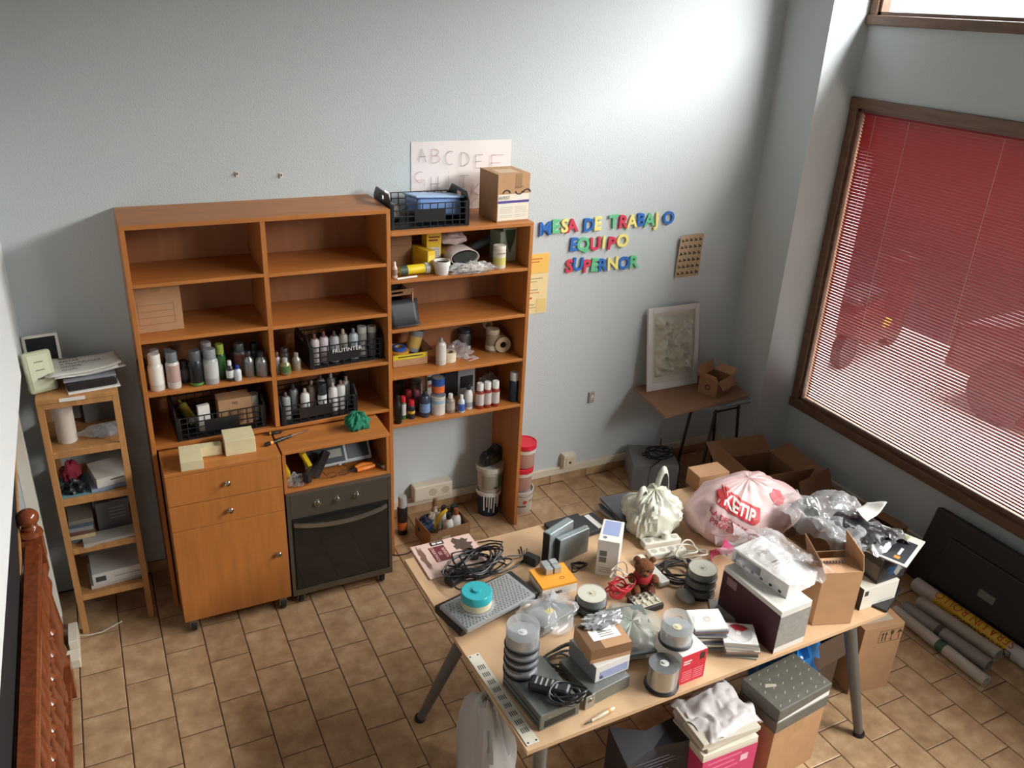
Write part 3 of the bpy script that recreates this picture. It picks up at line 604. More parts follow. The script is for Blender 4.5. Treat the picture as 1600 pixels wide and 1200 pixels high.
# crates on the bottom shelf
z4 = SA[3]
CRL = (.985, -.215, z4)
crate('black crate holding a small carton and tubes on bottom left shelf', CRL, .03, .455, .30, .13, None, tall=.04)
Tl = Matrix.Translation(CRL) @ Matrix.Rotation(.03, 4, 'Z')
p = Tl @ Vector((.08, -.06, .011)); o = thing('small_carton', 'small carton marked N2 standing in the bottom left crate', 'box', p, .03); G().box(-.085, .085, -.05, .05, 0, .165).build('body', M_CARD, o, bevel=.001); text('N2', .024, pm('3a2c20', .8), o, (0, -.0505, .14), FRONT); G().box(-.04, .04, -.0512, -.05, .02, .1).build('stamp', M_CARD2, o)
p = Tl @ Vector((-.12, -.03, .03)); o = thing('glue_tube', 'yellow glue tube with grey nozzle lying in bottom left crate', 'tube', p, 0, rot=(-1.0, .1, .5)); G().lathe([(.022, 0), (.024, .004), (.024, .13), (.008, .145), (.006, .17)], 16).build('tube_body', pm('8a7a2c', .5), o, smooth=True); G().lathe([(.0245, 0), (.0245, .03)], 16, cap=False).build('end_cap', pm('b9bcb8', .5), o)
p = Tl @ Vector((-.08, -.09, .011)); o = thing('small_pack', 'white folded leaflet pack sticking up in bottom left crate', 'box', p, .2); G().box(-.03, .03, -.012, .012, 0, .15).build('body', M_PAPER, o)
p = Tl @ Vector((.185, -.05, .011)); can('white plastic cup in the bottom left crate', 'cup', 0, 0, 0, 0, p.z, 'c9c9c4', 'b5b5b0', None, 'jar', at=p, rh=(.032, .15))
CRR = (1.50, -.235, z4)
crate('black crate full of white bottles on the bottom right shelf', CRR, .05, .43, .29, .115, None, tall=.045)
Tr = Matrix.Translation(CRR) @ Matrix.Rotation(.05, 4, 'Z')
bt = [(-.17, -.08, '8f9190', '55585a', .16, 'grey'), (-.115, -.04, '6f7376', '2f3236', .18, 'dark grey'), (-.065, -.085, 'd2d0cb', 'b9a79a', .165, 'white'), (-.01, -.03, '7a6a62', '8a7c74', .18, 'brownish'), (.035, -.075, '26272a', '2c2c2e', .175, 'black'), (.095, -.08, 'cfcdc9', 'b0aaa2', .17, 'white ribbed'), (.145, -.07, 'c6c6c4', '8c6a5a', .17, 'white brown-capped'), (.19, -.03, 'c0c0bc', '8c7a70', .17, 'pale'), (.06, .03, '8f8b86', '5a4c44', .18, 'taupe'), (.12, .03, '6a6664', 'a9a49c', .18, 'dull')]
for i, (x, y, bc, cc, hh, nm) in enumerate(bt):
    p = Tr @ Vector((x, y, .011)); can('%s bottle packed in the bottom right crate' % nm, 'bottle', 0, 0, 0, 0, p.z, bc, cc, 'd8d6d2' if nm == 'black' else None, 'jar' if nm == 'black' else 'nozzle', at=p, rh=(.025, hh), bandz=(.3, .62), group='bottles in the bottom right crate')
# on the worktop in front
zc = .9855
C5 = lambda x, y: (220 + x / 3.333, 640 + y / 3.333)
def blockm(): return mat('pale_wood_block', 'd6cba2', .7, var=.06, vs=12)
o = thing('wood_block', 'pale L-shaped wooden block on the cabinet top', 'block', (0, 0, zc)); ctr, w, d, rz = rect3(C5(210, 318), C5(328, 300), C5(190, 245), zc)
o.location = (ctr.x, ctr.y, zc); o.rotation_euler = (0, 0, rz)
G().prism([(-w / 2, -.12), (w / 2, -.12), (w / 2, .0), (w / 2 + .10, .0), (w / 2 + .10, .055), (-w / 2, .055)], 0, .052).build('block', blockm(), o, (0, .03, 0), bevel=.002)
ctr, w, d, rz = rect3(C5(447, 250), C5(605, 225), C5(440, 200), zc)
o = thing('wood_block', 'pale square wooden block on the cabinet top', 'block', (ctr.x, ctr.y + .03, zc), rz); G().box(-w / 2, w / 2, -.07, .07, 0, .085).build('block', blockm(), o, bevel=.002)
def driver(label, a, b, z, hc, tipped=True, hl=.5, r=.011):
    A, B_ = PZ(*a, z + r), PZ(*b, z + r); L = (B_ - A).length; rz = math.atan2(B_.y - A.y, B_.x - A.x)
    o = thing('screwdriver', label, 'screwdriver', (A.x, A.y, z + r), rz); R = Matrix.Rotation(PI / 2, 4, 'Y')
    G().lathe([(r * .6, 0), (r, .006), (r, L * hl * .7), (r * .65, L * hl * .8), (r * .8, L * hl)], 10, M=R).build('handle', pm(hc, .4), o, smooth=True)
    G().lathe([(r * 1.03, L * hl * .2), (r * 1.03, L * hl * .3)], 10, M=R, cap=False).build('grip_ring', pm('d68a2c', .4), o)
    if tipped: G().lathe([(.003, L * hl), (.003, L - .01), (.001, L)], 8, M=R).build('shaft', M_CHROME, o, smooth=True)
    return o
driver('black screwdriver with long steel shaft on the trolley top', C5(645, 185), C5(878, 102), zc, '1f1d1c', hl=.58)
driver('short black screwdriver handle behind the long screwdriver', C5(655, 127), C5(750, 113), zc, '231f1b', hl=.8, r=.009)
def clump(name, label, cat, loc, sx, sy, sz, m, seed, amp=.22, n=24, flat=True, rz=0, group=None, freq=3.0):
    from mathutils import noise
    o = thing(name, label, cat, loc, rz, group); g = G(); vs = []; k = n // 2
    for j in range(k + 1):
        ph = PI * j / k
        for i in range(n):
            a = 2 * PI * i / n; d = Vector((math.sin(ph) * math.cos(a), math.sin(ph) * math.sin(a), math.cos(ph)))
            q = 1 + .3 * amp + amp * (noise.noise(d * freq + Vector((seed, 3.7, 1))) - .8 * abs(noise.noise(d * freq * 1.7 + Vector((5, seed, 2)))) - .4 * abs(noise.noise(d * freq * 3.6 + Vector((5, seed, 2))))) 
            p = Vector((d.x * sx * q, d.y * sy * q, d.z * sz * q)); p.z = max(p.z + sz * .55, .001 if flat else -9); vs.append(p)
    fs = [(j * n + i, j * n + (i + 1) % n, (j + 1) * n + (i + 1) % n, (j + 1) * n + i) for j in range(k) for i in range(n)]
    b = g.add(vs, fs).build('body', m, o, smooth=True, ang=50 if amp < .5 else 28); return o
# ---------------------------------------------------------------- tools in the trolley niche
zt = zs + .0005
o = thing('weighing_scale', 'grey platform scale with display in the trolley niche', 'scale', (OX + .335, OY + .215, zt), .04)
G().box(-.17, .17, -.02, .2, 0, .055).build('base', pm('3a3b3d', .5), o, bevel=.006)
SW2 = Matrix.Translation((0, -.07, .02)) @ Matrix.Rotation(-.55, 4, 'X')
pn = G().box(-.19, .19, -.012, .03, 0, .125, SW2).build('panel', pm('a9aeb0', .4), o, bevel=.008)
G().box(-.175, .035, -.0145, -.012, .015, .11, SW2).build('dark_face', pm('232a36', .3), pn); G().box(-.085, .02, -.016, -.0145, .045, .09, SW2).build('display', pm('8b9180', .3), pn); G().box(.05, .175, -.0145, -.012, .02, .105, SW2).build('keypad', pm('33373c', .4), pn)
f = G().box(-.007, .007, -.0175, -.0145, -.005, .005, SW2).build('key', pm('a9adb0', .4), pn)
for i in range(2): pass
o = thing('clamp', 'yellow and black bar clamp leaning in the trolley niche', 'clamp', (OX + .19, OY + .13, zt), .3)
G().box(-.012, .012, -.02, .02, .0, .2, Matrix.Rotation(-.45, 4, 'Y') @ Matrix.Rotation(.15, 4, 'X')).build('jaw', pm('d9b81f', .45), o, bevel=.004); G().box(-.03, .02, -.012, .014, .0, .16, Matrix.Translation((-.02, -.04, 0)) @ Matrix.Rotation(.55, 4, 'Y')).build('grip', M_BLACK, o, bevel=.005)
o = thing('clamp', 'second yellow clamp at the left end of the trolley niche', 'clamp', (OX + .06, OY + .10, zt), -.2)
G().box(-.012, .012, -.018, .018, 0, .15, Matrix.Rotation(-.35, 4, 'Y')).build('jaw', pm('d9b81f', .45), o, bevel=.004); G().box(-.012, .06, -.012, .012, .02, .05).build('bar', M_BLACK, o, bevel=.003)
o = thing('power_tool', 'black heavy-duty tool with pistol grip among the yellow clamps', 'tool', (OX + .155, OY + .06, zt), .9)
G().box(-.07, .07, -.018, .018, .03, .08).build('barrel', M_BLACK, o, bevel=.008); G().box(-.06, -.02, -.014, .014, 0, .05, Matrix.Rotation(.3, 4, 'Y')).build('handle', M_BLACKM, o, bevel=.006); G().lathe([(.012, .07), (.006, .1), (.004, .105)], 10, M=Matrix.Translation((0, 0, .055)) @ Matrix.Rotation(PI / 2, 4, 'Y')).build('nozzle', pm('a58c4a', .4, .6), o, smooth=True)
clump('plastic_bag', 'small clear plastic bag at left front of the trolley niche', 'bag', (OX + .075, OY + .055, zt), .05, .035, .04, M_FILM, 9, .5, 24)
o = thing('pliers', 'orange-handled tool lying at right of the trolley niche', 'pliers', (OX + .46, OY + .075, zt + .016), .12)
for y in (-.014, .016): G().tube([(-.05, y, 0), (0, y * 1.4, .004), (.055, y * .8, 0)], [.012, .014, .011], 8).build('grip', pm('e07a1c', .4), o, smooth=True)
G().tube([(-.05, 0, 0), (-.1, .0, .0)], [.010, .004], 8).build('jaw', M_BLACK, o, smooth=True)
o = thing('hammer', 'old dark hammer at the right end of trolley niche', 'hammer', (OX + .525, OY + .12, zt + .012), 2.0); G().tube([(-.09, 0, 0), (.10, 0, 0)], .010, 8).build('shaft', pm('5a4a3a', .6), o, smooth=True); G().box(.085, .11, -.035, .03, -.011, .016).build('head', pm('3a3836', .5, .5), o, bevel=.004); G().lathe([(.0115, -.1), (.0115, -.08)], 10, M=Matrix.Rotation(PI / 2, 4, 'Y')).build('tip', pm('c9a98a', .6), o)
o = thing('safety_glasses', 'wire-rimmed glasses lying at front of trolley niche', 'glasses', (OX + .30, OY + .05, zt + .003), .05)
for s in (-1, 1): G().tube([(s * .035 + .028 * math.cos(a * PI / 6), .0 + .003 * math.sin(a), .018 + .016 * math.sin(a * PI / 6)) for a in range(12)], .0022, 5, closed=True).build('rim', pm('4a2a1c', .4), o); G().tube([(s * .065, 0, .02), (s * .07, .06, .02), (s * .06, .10, .005)], .002, 5).build('temple', pm('4a2a1c', .4), o)
G().tube([(-.008, 0, .022), (.008, 0, .022)], .002, 5).build('bridge', pm('4a2a1c', .4), o)
# ---------------------------------------------------------------- ladder shelf contents
C1 = lambda x, y: (x / 2.5, 520 + y / 2.5)
LT = LH + .0005
def slab(name, label, cat, loc, dims, m, rz=0, bevel=.001, parts=(), rot=None, group=None):
    o = thing(name, label, cat, loc, rz, group, rot=rot); x, y, z = dims; G().box(-x / 2, x / 2, -y / 2, y / 2, 0, z).build('body', m, o, bevel=bevel)
    for nm, b, mm in parts: G().box(*b).build(nm, mm, o)
    return o
def sheet(name, label, cat, loc, w, d, m, rz=0, curl=.01, seed=0, rot=None, th=.0012, nx=10, ny=8, group=None):
    o = thing(name, label, cat, loc, rz, group, rot=rot)
    G().grid(lambda a, b: ((a - .5) * w, (b - .5) * d, .001 + curl * (.5 + .5 * math.sin(3.1 * a + seed) * math.cos(2.3 * b + seed * 1.7)) * (.2 + (2 * a - 1) ** 2)), nx, ny).build('sheet', m, o, smooth=True, solid=th); return o
o = thing('desk_device', 'pale green upright device propped in the corner of the ladder shelf top', 'device', (.205, -.33, LT), .25, rot=(-.16, 0, .3)); G().box(-.062, .062, -.02, .02, 0, .20).build('housing', pm('b9bd9f', .5), o, bevel=.012); G().box(-.045, .045, -.022, -.02, .02, .185).build('face', pm('c9ccb2', .5), o)
for z in (.07, .11, .15): G().box(-.02, .02, -.0235, -.022, z, z + .004).build('mark', pm('6b6e58', .5), o)
o = thing('picture_frame', 'dark frame with white rounded rim behind the pale green device', 'frame', (.215, -.10, LT), .05, rot=(-.1, 0, .1)); G().box(-.08, .08, -.01, .01, 0, .20).build('rim', M_WHITE, o, bevel=.02); G().box(-.065, .065, -.013, -.0105, .012, .188).build('panel', M_BLACK, o, bevel=.001)
slab('paper_tray', 'black low tray under the papers on the ladder shelf', 'tray', (.40, -.235, LT + .006), (.22, .30, .045), M_BLACK, .1, .008)
slab('book', 'thin white book at the bottom of the pile on the ladder shelf', 'book', (.405, -.235, LT), (.23, .33, .005), M_PAPER, .1)
slab('folder', 'grey folder lying on the black tray', 'folder', (.40, -.235, LT + .052), (.23, .30, .012), pm('7d7c84', .6), .06, .003)
for i, (rz, dx) in enumerate(((.18, .015), (.06, -.01), (.1, .0))):
    o = sheet('paper_sheet', ['loose paper sheet peeking out low in the pile on ladder shelf', 'middle paper sheet of the pile on the ladder shelf', 'topmost handwritten paper sheet on the ladder shelf pile'][i], 'paper', (.385 + dx, -.255, LT + .066 + i * .008), .32, .215, mat('grey_white_paper', 'c9c6be', .8), rz, .022, i, group='papers on the ladder shelf')
for i, s in enumerate(('SUMAR', 'RESTAR', 'X MULTIPLICAR', 'DIVIDIR', 'IGUAL')): text(s, .026, pm('3f3d3a', .8), o, (-.10, .075 - .036 * i, .0155), (0, 0, 0), 'handwriting', align='LEFT')
z = SL[0] + .0005
can('white roll of kitchen paper on the top ladder shelf', 'paper roll', 0, 0, 0, 0, z, 'd6cfc2', 'cdc6b8', None, 'tin', at=(.262, -.30, z), rh=(.045, .20), rough=.9, name='paper_roll')
o = thing('plastic_bottle', 'clear plastic bottle lying on its side on top ladder shelf', 'bottle', (.33, -.32, z + .035), .1); G().lathe([(.012, -.02), (.012, 0), (.033, .04), (.033, .17), (.03, .175)], 18, M=Matrix.Rotation(PI / 2, 4, 'Y')).build('body', M_CLEAR, o, smooth=True)
clump('plastic_bag', 'clear bag of small white parts on top ladder shelf', 'bag', (.44, -.30, z), .055, .045, .03, M_FILM, 4, .4)
slab('card_sheet', 'grey card sheet standing at the back of top ladder shelf', 'card', (.42, -.12, z), (.15, .012, .14), pm('6d6c68', .8), .1)
for i, x in enumerate((.36, .43)): can('%s dark flask at the back of top ladder shelf' % ('left' if i == 0 else 'right'), 'bottle', 0, 0, 0, 0, z, '2f3133', '45484a', None, 'bottle', at=(x, -.085, z), rh=(.03, .2))
z = SL[1] + .0005
clump('knitted_item', 'red knitted item at left of second ladder shelf', 'cloth', (.245, -.22, z), .045, .04, .07, mat('red_cloth', '8a2636', .9), 11, .4)
clump('clip_tangle', 'tangle of black clips and wire on second ladder shelf', 'clips', (.245, -.34, z), .05, .04, .035, M_BLACK, 14, .8, 28)
slab('magazine', 'turquoise edged magazine under the items on second ladder shelf', 'magazine', (.30, -.29, z), (.24, .22, .003), pm('6d97a0', .5), .05)
slab('book', 'thick white book lying on second ladder shelf', 'book', (.42, -.28, z + .02), (.17, .2, .05), pm('c4c1b8', .6), .2, .002, [('title', (-.02, .045, -.1008, -.1, .03, .036), pm('4a4a4a', .6))])
slab('book', 'blue-spined white book under the thick white book', 'book', (.405, -.28, z + .003), (.18, .21, .016), pm('8f9ab2', .6), .12)
z = SL[2] + .0005
for i, (c, h) in enumerate((('5b5f68', .02), ('c9b48c', .022), ('6a4a3a', .02), ('8a8d90', .024), ('4a5a6a', .02), ('7d7668', .022))):
    slab('book', ['slate', 'tan', 'brown', 'light grey', 'blue-grey', 'olive grey'][i] + ' book in the flat stack on third ladder shelf', 'book', (.25, -.27, z + .0225 * i), (.115, .2, .0222), pm(c, .6), .03 * (i % 3 - 1))
o = slab('printed_box', 'grey printed box standing in third ladder shelf', 'box', (.40, -.24, z), (.16, .1, .165), pm('6b6d70', .6), .08, .002)
for i in range(4): G().box(-.02, .06, -.0508, -.05, .06 + .02 * i, .066 + .02 * i).build('print_line', pm('9a9c9e', .6), o)
slab('magazine', 'white magazine lying at the front of third ladder shelf', 'magazine', (.375, -.375, z), (.26, .1, .022), pm('b0aea8', .6), .06)
z = SL[3] + .0005
o = slab('router_box', 'white electronics box on the lowest ladder shelf', 'box', (.385, -.29, z + .024), (.27, .2, .07), pm('c9c7c2', .5), .05, .003); G().box(-.12, -.07, -.1008, -.1, .02, .05).build('dark_print', pm('3a3c40', .5), o); G().box(-.03, .1, -.1008, -.1, .03, .034).build('print_line', pm('8a8a88', .6), o)
slab('paper_ream', 'white paper ream under the electronics box', 'paper', (.375, -.27, z), (.28, .22, .023), pm('c2bfb6', .7), .07)
p = PZ(*C1(400, 1170), 0); o = thing('cable', 'thin white cable lying on the tiles under the ladder shelf', 'cable', (p.x, p.y, 0)); G().tube([(-.12, .02, .003), (-.06, .0, .003), (.0, .0, .003), (.06, .03, .003), (.1, .05, .003)], .003, 6).build('lead', M_WHITE, o, smooth=True)

# ---------------------------------------------------------------- narrower bookcase contents
C3 = lambda x, y: (570 + x / 4, 210 + y / 4)
C4 = lambda x, y: (600 + x / 3.333, 480 + y / 3.333)
def sB(cv, sc, label, x, yb, yt, w, z, body, cap, band=None, style='spray', cat='spray can', **k):
    u, vb = cv(x, yb); return can(label, cat, u, vb, cv(x, yt)[1], w / sc, z, body, cap, band, style, **k)
# top
zt_ = HB + .0005
crate('black vegetable crate with blue lid inside, on top of the narrower bookcase', (2.165, -.205, zt_), -.03, .45, .30, .135, None, tall=.045)
o = thing('plastic_box', 'blue plastic lid box lying in the topmost crate', 'box', (2.235, -.19, zt_ + .035), -.03, rot=(-.12, .04, -.03)); G().box(-.125, .135, -.11, .11, 0, .095).build('body', pm('6f93cc', .4), o, bevel=.02); G().box(-.135, .145, -.12, .12, .095, .107).build('lid', pm('a2bfe8', .35), o, bevel=.01)
clump('plastic_bag', 'pale crumpled bag in the left end of the topmost crate', 'bag', (2.01, -.14, zt_ + .012), .055, .07, .055, pm('b9b6a6', .5), 21, .4)
clump('plastic_bag', 'small white scrunched plastic poking from the topmost crate corner', 'bag', (1.985, -.10, zt_ + .105), .03, .03, .035, mat('white_film', 'e8e8e4', .3), 22, .5)
o = thing('cardboard_box', 'brown carton with white and purple label on top of bookcase', 'box', (2.672, -.235, zt_), 0)
bw = .205; hB = .265; o.rotation_euler = (0, 0, .05); o.location.x = 2.655
G().box(-bw / 2, bw / 2, -.11, .11, 0, hB).build('body', M_CARD, o, bevel=.002)
G().box(-bw / 2 + .004, bw / 2 - .003, -.1108, -.11, .008, .155).build('label', pm('dcd6c6', .6), o); G().box(-bw / 2 + .004, bw / 2 - .003, -.1116, -.1108, .105, .119).build('purple_stripe', pm('4f3a86', .6), o)
text('AVEST', .026, pm('8a8478', .6), o, (-.06, -.112, .135), FRONT)
for z in (.08, .07, .06, .05, .035, .025): G().box(-.085, -.005, -.1116, -.1108, z, z + .003).build('print_line', pm('b8b2a4', .6), o); G().box(.01, .085, -.1116, -.1108, z, z + .003).build('print_line', pm('b8b2a4', .6), o)
for x, s in ((-.045, 1), (.035, -1), (.085, 1)): G().tube([(x + .022 * math.cos(PI * i / 8), -.1112, .16 + s * .018 * math.sin(PI * i / 8) + (.01 if s < 0 else 0)) for i in range(9)], .0035, 5).build('printed_arch', pm('4a3828', .8), o)
plines(o, .005, .06, .193, pm('6a4a34', .8), -.11, 2, .008, .004); G().box(.01, .05, -.1108, -.11, .20, hB + .0006).build('tape', pm('9a7a58', .25), o); G().box(-.07, .05, -.07, .03, hB, hB + .0008).build('paper_label', pm('c9ad90', .7), o)
# row 1
z = SB[0] + .0005
for i in range(3): slab('small_carton', '%s of three small brown cartons stacked on the upper shelf' % ['lowest', 'middle', 'topmost'][i], 'box', (2.055, -.135, z + .0665 * i), (.125, .09, .065), M_CARD2, .02 * (i - 1), group='small stacked cartons')
o = slab('carton', 'tall yellow carton with white text panel on upper shelf', 'box', (2.228, -.20, z), (.085, .09, .205), pm('d9b32c', .5), -.05, .001); G().box(-.036, .036, -.0458, -.045, .01, .125).build('text_panel', pm('c9c4be', .6), o); plines(o, -.032, .034, .178, pm('7a2c1c', .6), -.045, 2, .018, .010)
for i in range(9): G().box(-.03, .03, -.0464, -.0458, .018 + .0115 * i, .022 + .0115 * i).build('print_line', pm('8a86a0', .6), o)
slab('carton', 'low yellow carton in front of the tall yellow carton', 'box', (2.165, -.235, z), (.05, .16, .125), pm('e0bb2a', .5), .25, .001, [('slot_print', (-.02, .02, -.0806, -.08, .02, .1), pm('e8d060', .5))])
o = thing('cartridge', 'yellow and black labelled cartridge lying at the front of the upper shelf', 'cartridge', (1.99, -.325, z + .032), .08); R = Matrix.Rotation(PI / 2, 4, 'Y')
G().lathe([(.026, 0), (.027, .004), (.027, .15)], 20, M=R).build('body', pm('e3c92a', .4), o, smooth=True); G().lathe([(.0275, 0), (.0275, .045)], 20, M=R, cap=False).build('dark_label', pm('3a4a3c', .5), o); G().lathe([(.027, .15), (.031, .152), (.031, .178), (.02, .182)], 20, M=R).build('end_cap', pm('b8bcc0', .3), o, smooth=True); G().lathe([(.008, -.03), (.012, 0)], 12, M=R).build('spout', M_WHITE, o)
sB(C3, 4, 'slim white bottle at left front of the upper shelf', 187, 902, 792, 36, z, 'c9beb2', 'd9d0c6', '8a7468', 'bottle', 'bottle')
o = thing('stick', 'thin white applicator lying before the yellow cartridge', 'stick', (2.02, -.372, z + .006), .12); G().tube([(-.06, 0, 0), (.06, 0, 0)], .006, 8).build('stick', M_WHITE, o, smooth=True)
p = PZ(*C3(498, 885), z); o = thing('pot', 'small white pot with brown residue on the upper shelf', 'pot', (p.x, p.y + .04, z)); G().lathe([(.034, 0), (.036, .003), (.043, .052), (.047, .053), (.047, .078), (.043, .078), (.04, .06), (.001, .058)], 24).build('pot_body', pm('d6d3ce', .45), o, smooth=True); G().lathe([(.0405, .064), (.001, .065)], 20).build('residue', pm('4a3528', .8), o)
o = thing('bag_roll', 'folded white roll of bags with dark lining and green edge', 'bag', (2.375, -.23, z + .0), .06)
def roll(r0, r1, y0, y1, sx=1, sz=1): return [(sx * r0 * math.cos(a), y0, sz * (r0 * math.sin(a)) + sz * r0) for a in [0]]
g = G(); n = 20
for k, (sx, sz) in enumerate(((.088, .045),)): g.add([(sx * math.cos(2 * PI * i / n), y, sz + .03 + sz * math.sin(2 * PI * i / n)) for y in (-.1, .1) for i in range(n)], [(i, (i + 1) % n, n + (i + 1) % n, n + i) for i in range(n)])
g.build('wrap', pm('b9aaa2', .6), o, smooth=True, solid=.004)
g = G(); g.add([(.075 * math.cos(2 * PI * i / n), y, .075 + .034 * math.sin(2 * PI * i / n)) for y in (-.098, .09) for i in range(n)], [(i, (i + 1) % n, n + (i + 1) % n, n + i) for i in range(n)] + [tuple(range(n)), tuple(range(n, 2 * n))]); g.build('lining', pm('1c211d', .5), o, smooth=True)
G().box(-.10, .11, -.09, .09, 0, .028).build('green_pack', mat('green_pack', '5d8a3c', .5), o, bevel=.008)
clump('plastic_bag', 'white bag with red print on top of the roll', 'bag', (2.36, -.17, z + .122), .085, .06, .045, pm('c6b4ae', .4), 31, .3)
o = clump('plastic_bag', 'clear bag of small bits hanging over front of the upper shelf', 'bag', (2.40, -.365, z), .115, .055, .035, M_FILM, 33, .6, 32)
clump('bag_filling', 'brown and white bits inside the clear bag on upper shelf', 'parts', (2.415, -.355, z + .004), .08, .035, .02, mat('mixed_bits', 'a08a6c', .6, col2='d0ccc4', vs=40), 35, .8, 28)
o = sB(C3, 4, 'white bottle with pale yellow label FLEX PATC on upper shelf', 838, 842, 682, 82, z, 'd4cdbc', 'd8d2c4', 'cbbf6a', 'jar', 'bottle', bandz=(.16, .5)); r_ = .045
o.rotation_euler = (0, 0, 0); text('FLEX PATC', .016, pm('26221c', .6), o, (.0, -.0432, .092), FRONT, sx=.85)
o = slab('printed_pack', 'tall grey-white pack with green leaf print at right of upper shelf', 'pack', (2.70, -.17, z), (.09, .14, .205), pm('a9aa9a', .6), .05, .004); G().prism([(-.035, .19), (.038, .19), (.03, .13), (.0, .05), (-.022, .12)], 0, .0008, Matrix.Translation((0, -.0705, 0)) @ Matrix.Rotation(PI / 2, 4, 'X')).build('leaf_print', pm('3f5238', .6), o)
o = slab('printed_pack', 'slim grey-green pack beside the leaf printed pack', 'pack', (2.632, -.215, z), (.03, .12, .19), pm('7d8570', .5), .1, .004)
for i, (x, zz) in enumerate(((2.50, .16), (2.56, .18))):
    o = thing('tube', '%s dark plastic tube lying slanted at the back of upper shelf' % ['lower', 'upper'][i], 'tube', (x, -.12, z + zz - .1), .3, rot=(0, 1.15, -.2)); G().lathe([(.02, -.02), (.022, .0), (.022, .16), (.015, .165)], 14).build('tube_body', pm('4a5256', .3), o, smooth=True)
# row 2
z = SB[1] + .0005
o = thing('open_box', 'open black-lined cardboard box lying on its side with cut handle', 'box', (2.005, -.25, z), .08)
G().box(-.075, .085, .12, .128, 0, .19).build('back_flap', M_BLACKM, o); G().box(-.08, .08, -.09, .12, 0, .008).build('lower_side', M_BLACKM, o); G().box(.078, .086, -.03, .12, .005, .17, Matrix.Rotation(.0, 4, 'Z')).build('right_side', M_CARD, o)
G().add([(-.08, -.02, .155), (.09, -.02, .155), (.09, -.02, .19), (-.08, -.02, .19), (-.045, -.02, .166), (.025, -.02, .166), (.025, -.02, .179), (-.045, -.02, .179)], [(0, 1, 5, 4), (1, 2, 6, 5), (2, 3, 7, 6), (3, 0, 4, 7)]).build('handle_flap', M_CARD2, o, solid=.005)
G().grid(lambda a, b: (-.078 + .19 * a - .03 * b * a, -.02 - .11 * b, .12 * (1 - b) ** 2 + .01), 6, 8).build('front_flap', pm('2a2d31', .5), o, smooth=True, solid=.004)
# row 3
z = SB[2] + .0005
ctr, w, d, rz = rect3(C4(52, 320), C4(230, 295), C4(50, 290), z)
o = thing('tape_carton', 'open low carton with yellow printed tape holding rolls', 'box', (ctr.x, ctr.y + .06, z), rz); 
for nm, b in (('front_side', (-w / 2, w / 2, -.09, -.086, 0, .075)), ('back_side', (-w / 2, w / 2, .086, .09, 0, .075)), ('left_side', (-w / 2, -w / 2 + .004, -.086, .086, 0, .075)), ('right_side', (w / 2 - .004, w / 2, -.086, .086, 0, .075)), ('bottom', (-w / 2, w / 2, -.09, .09, 0, .003))): G().box(*b).build(nm, M_CARD, o)
G().box(-w / 2, w / 2 - .01, -.0912, -.09, .045, .074).build('yellow_tape', pm('d6c22a', .4), o); plines(o, -w / 2 + .03, w / 2 - .03, .056, pm('5a5024', .6), -.0912, 1, .01, .008)
G().add([(w / 2, -.09, .075), (w / 2, .09, .075), (w / 2 + .035, .09, .085), (w / 2 + .035, -.09, .085)], [(0, 1, 2, 3)]).build('flap', M_CARD2, o, solid=.003)
cc = Vector((ctr.x, ctr.y + .06, z + .004))
def ring(label, loc, r, ri, h, c, name='tape_roll', rot=None, core=None, group=None):
    o = thing(name, label, 'tape', loc, rot=rot or (0, 0, 0), group=group); G().lathe([(ri, 0), (r, 0), (r, h), (ri, h), (ri, 0)], 24, cap=False).build('roll', pm(c, .45), o, smooth=True)
    G().lathe([(ri * .999, .0005), (ri * .9, .0005), (ri * .9, h - .0005), (ri * .999, h - .0005)], 20, cap=False).build('core', pm(core or 'b09a78', .7), o, smooth=True); return o
ring('wide orange-yellow tape roll in the low carton', cc + Vector((-.05, -.03, .03)), .058, .035, .05, 'd99a2c'); ring('blue tape roll on top of the yellow roll', cc + Vector((-.05, -.03, .081)), .042, .026, .02, '2b56b0')
can('tilted silver tin with yellow label in the low carton', 'tin', 0, 0, 0, 0, z + .05, '8f9a9c', '6f7a7c', 'c9a95a', 'tin', at=cc + Vector((.045, .01, .04)), rh=(.042, .13), tilt=(.0, .3, .3))
sB(C4, 3.333, 'white and red aerosol with metal top on the third shelf', 296, 305, 152, 54, z, 'c6bfb6', '8f8f90', 'cfc9c2', 'nozzle', bandz=(.2, .75))
p = PZ(*C4(352, 290), z)
for i in range(2): ring('%s masking tape roll beside the white aerosol' % ['lower', 'upper'][i], (p.x, p.y + .04, z + .029 * i), .042, .026, .028, 'd9cdb2', group='masking tape rolls')
clump('plastic_bag', 'clear crumpled bag of bits in the middle of third shelf', 'bag', (2.40, -.20, z), .08, .07, .045, M_FILM, 41, .6, 28)
o = slab('leaflet', 'small red and white leaflet at the front of the clear bag', 'leaflet', (2.455, -.285, z), (.08, .05, .003), pm('b9aaa4', .6), .3, 0, [('red_print', (-.035, .0, -.02, .0, .003, .0036), pm('b8402c', .6))])
sB(C4, 3.333, 'glass jar with dark lid on the third shelf', 420, 205, 105, 74, z, '6d6a68', '2f3640', None, 'jar', 'jar')
sB(C4, 3.333, 'jar of brown powder with cream lid on third shelf', 562, 238, 102, 72, z, '8a7a64', 'b5a688', 'c9c4b4', 'jar', 'jar', bandz=(.1, .3))
ring('cream tape ring leaning at the back of third shelf', (2.655, -.07, z + .12), .03, .02, .02, 'cabf9c', rot=(PI / 2, 0, 0))
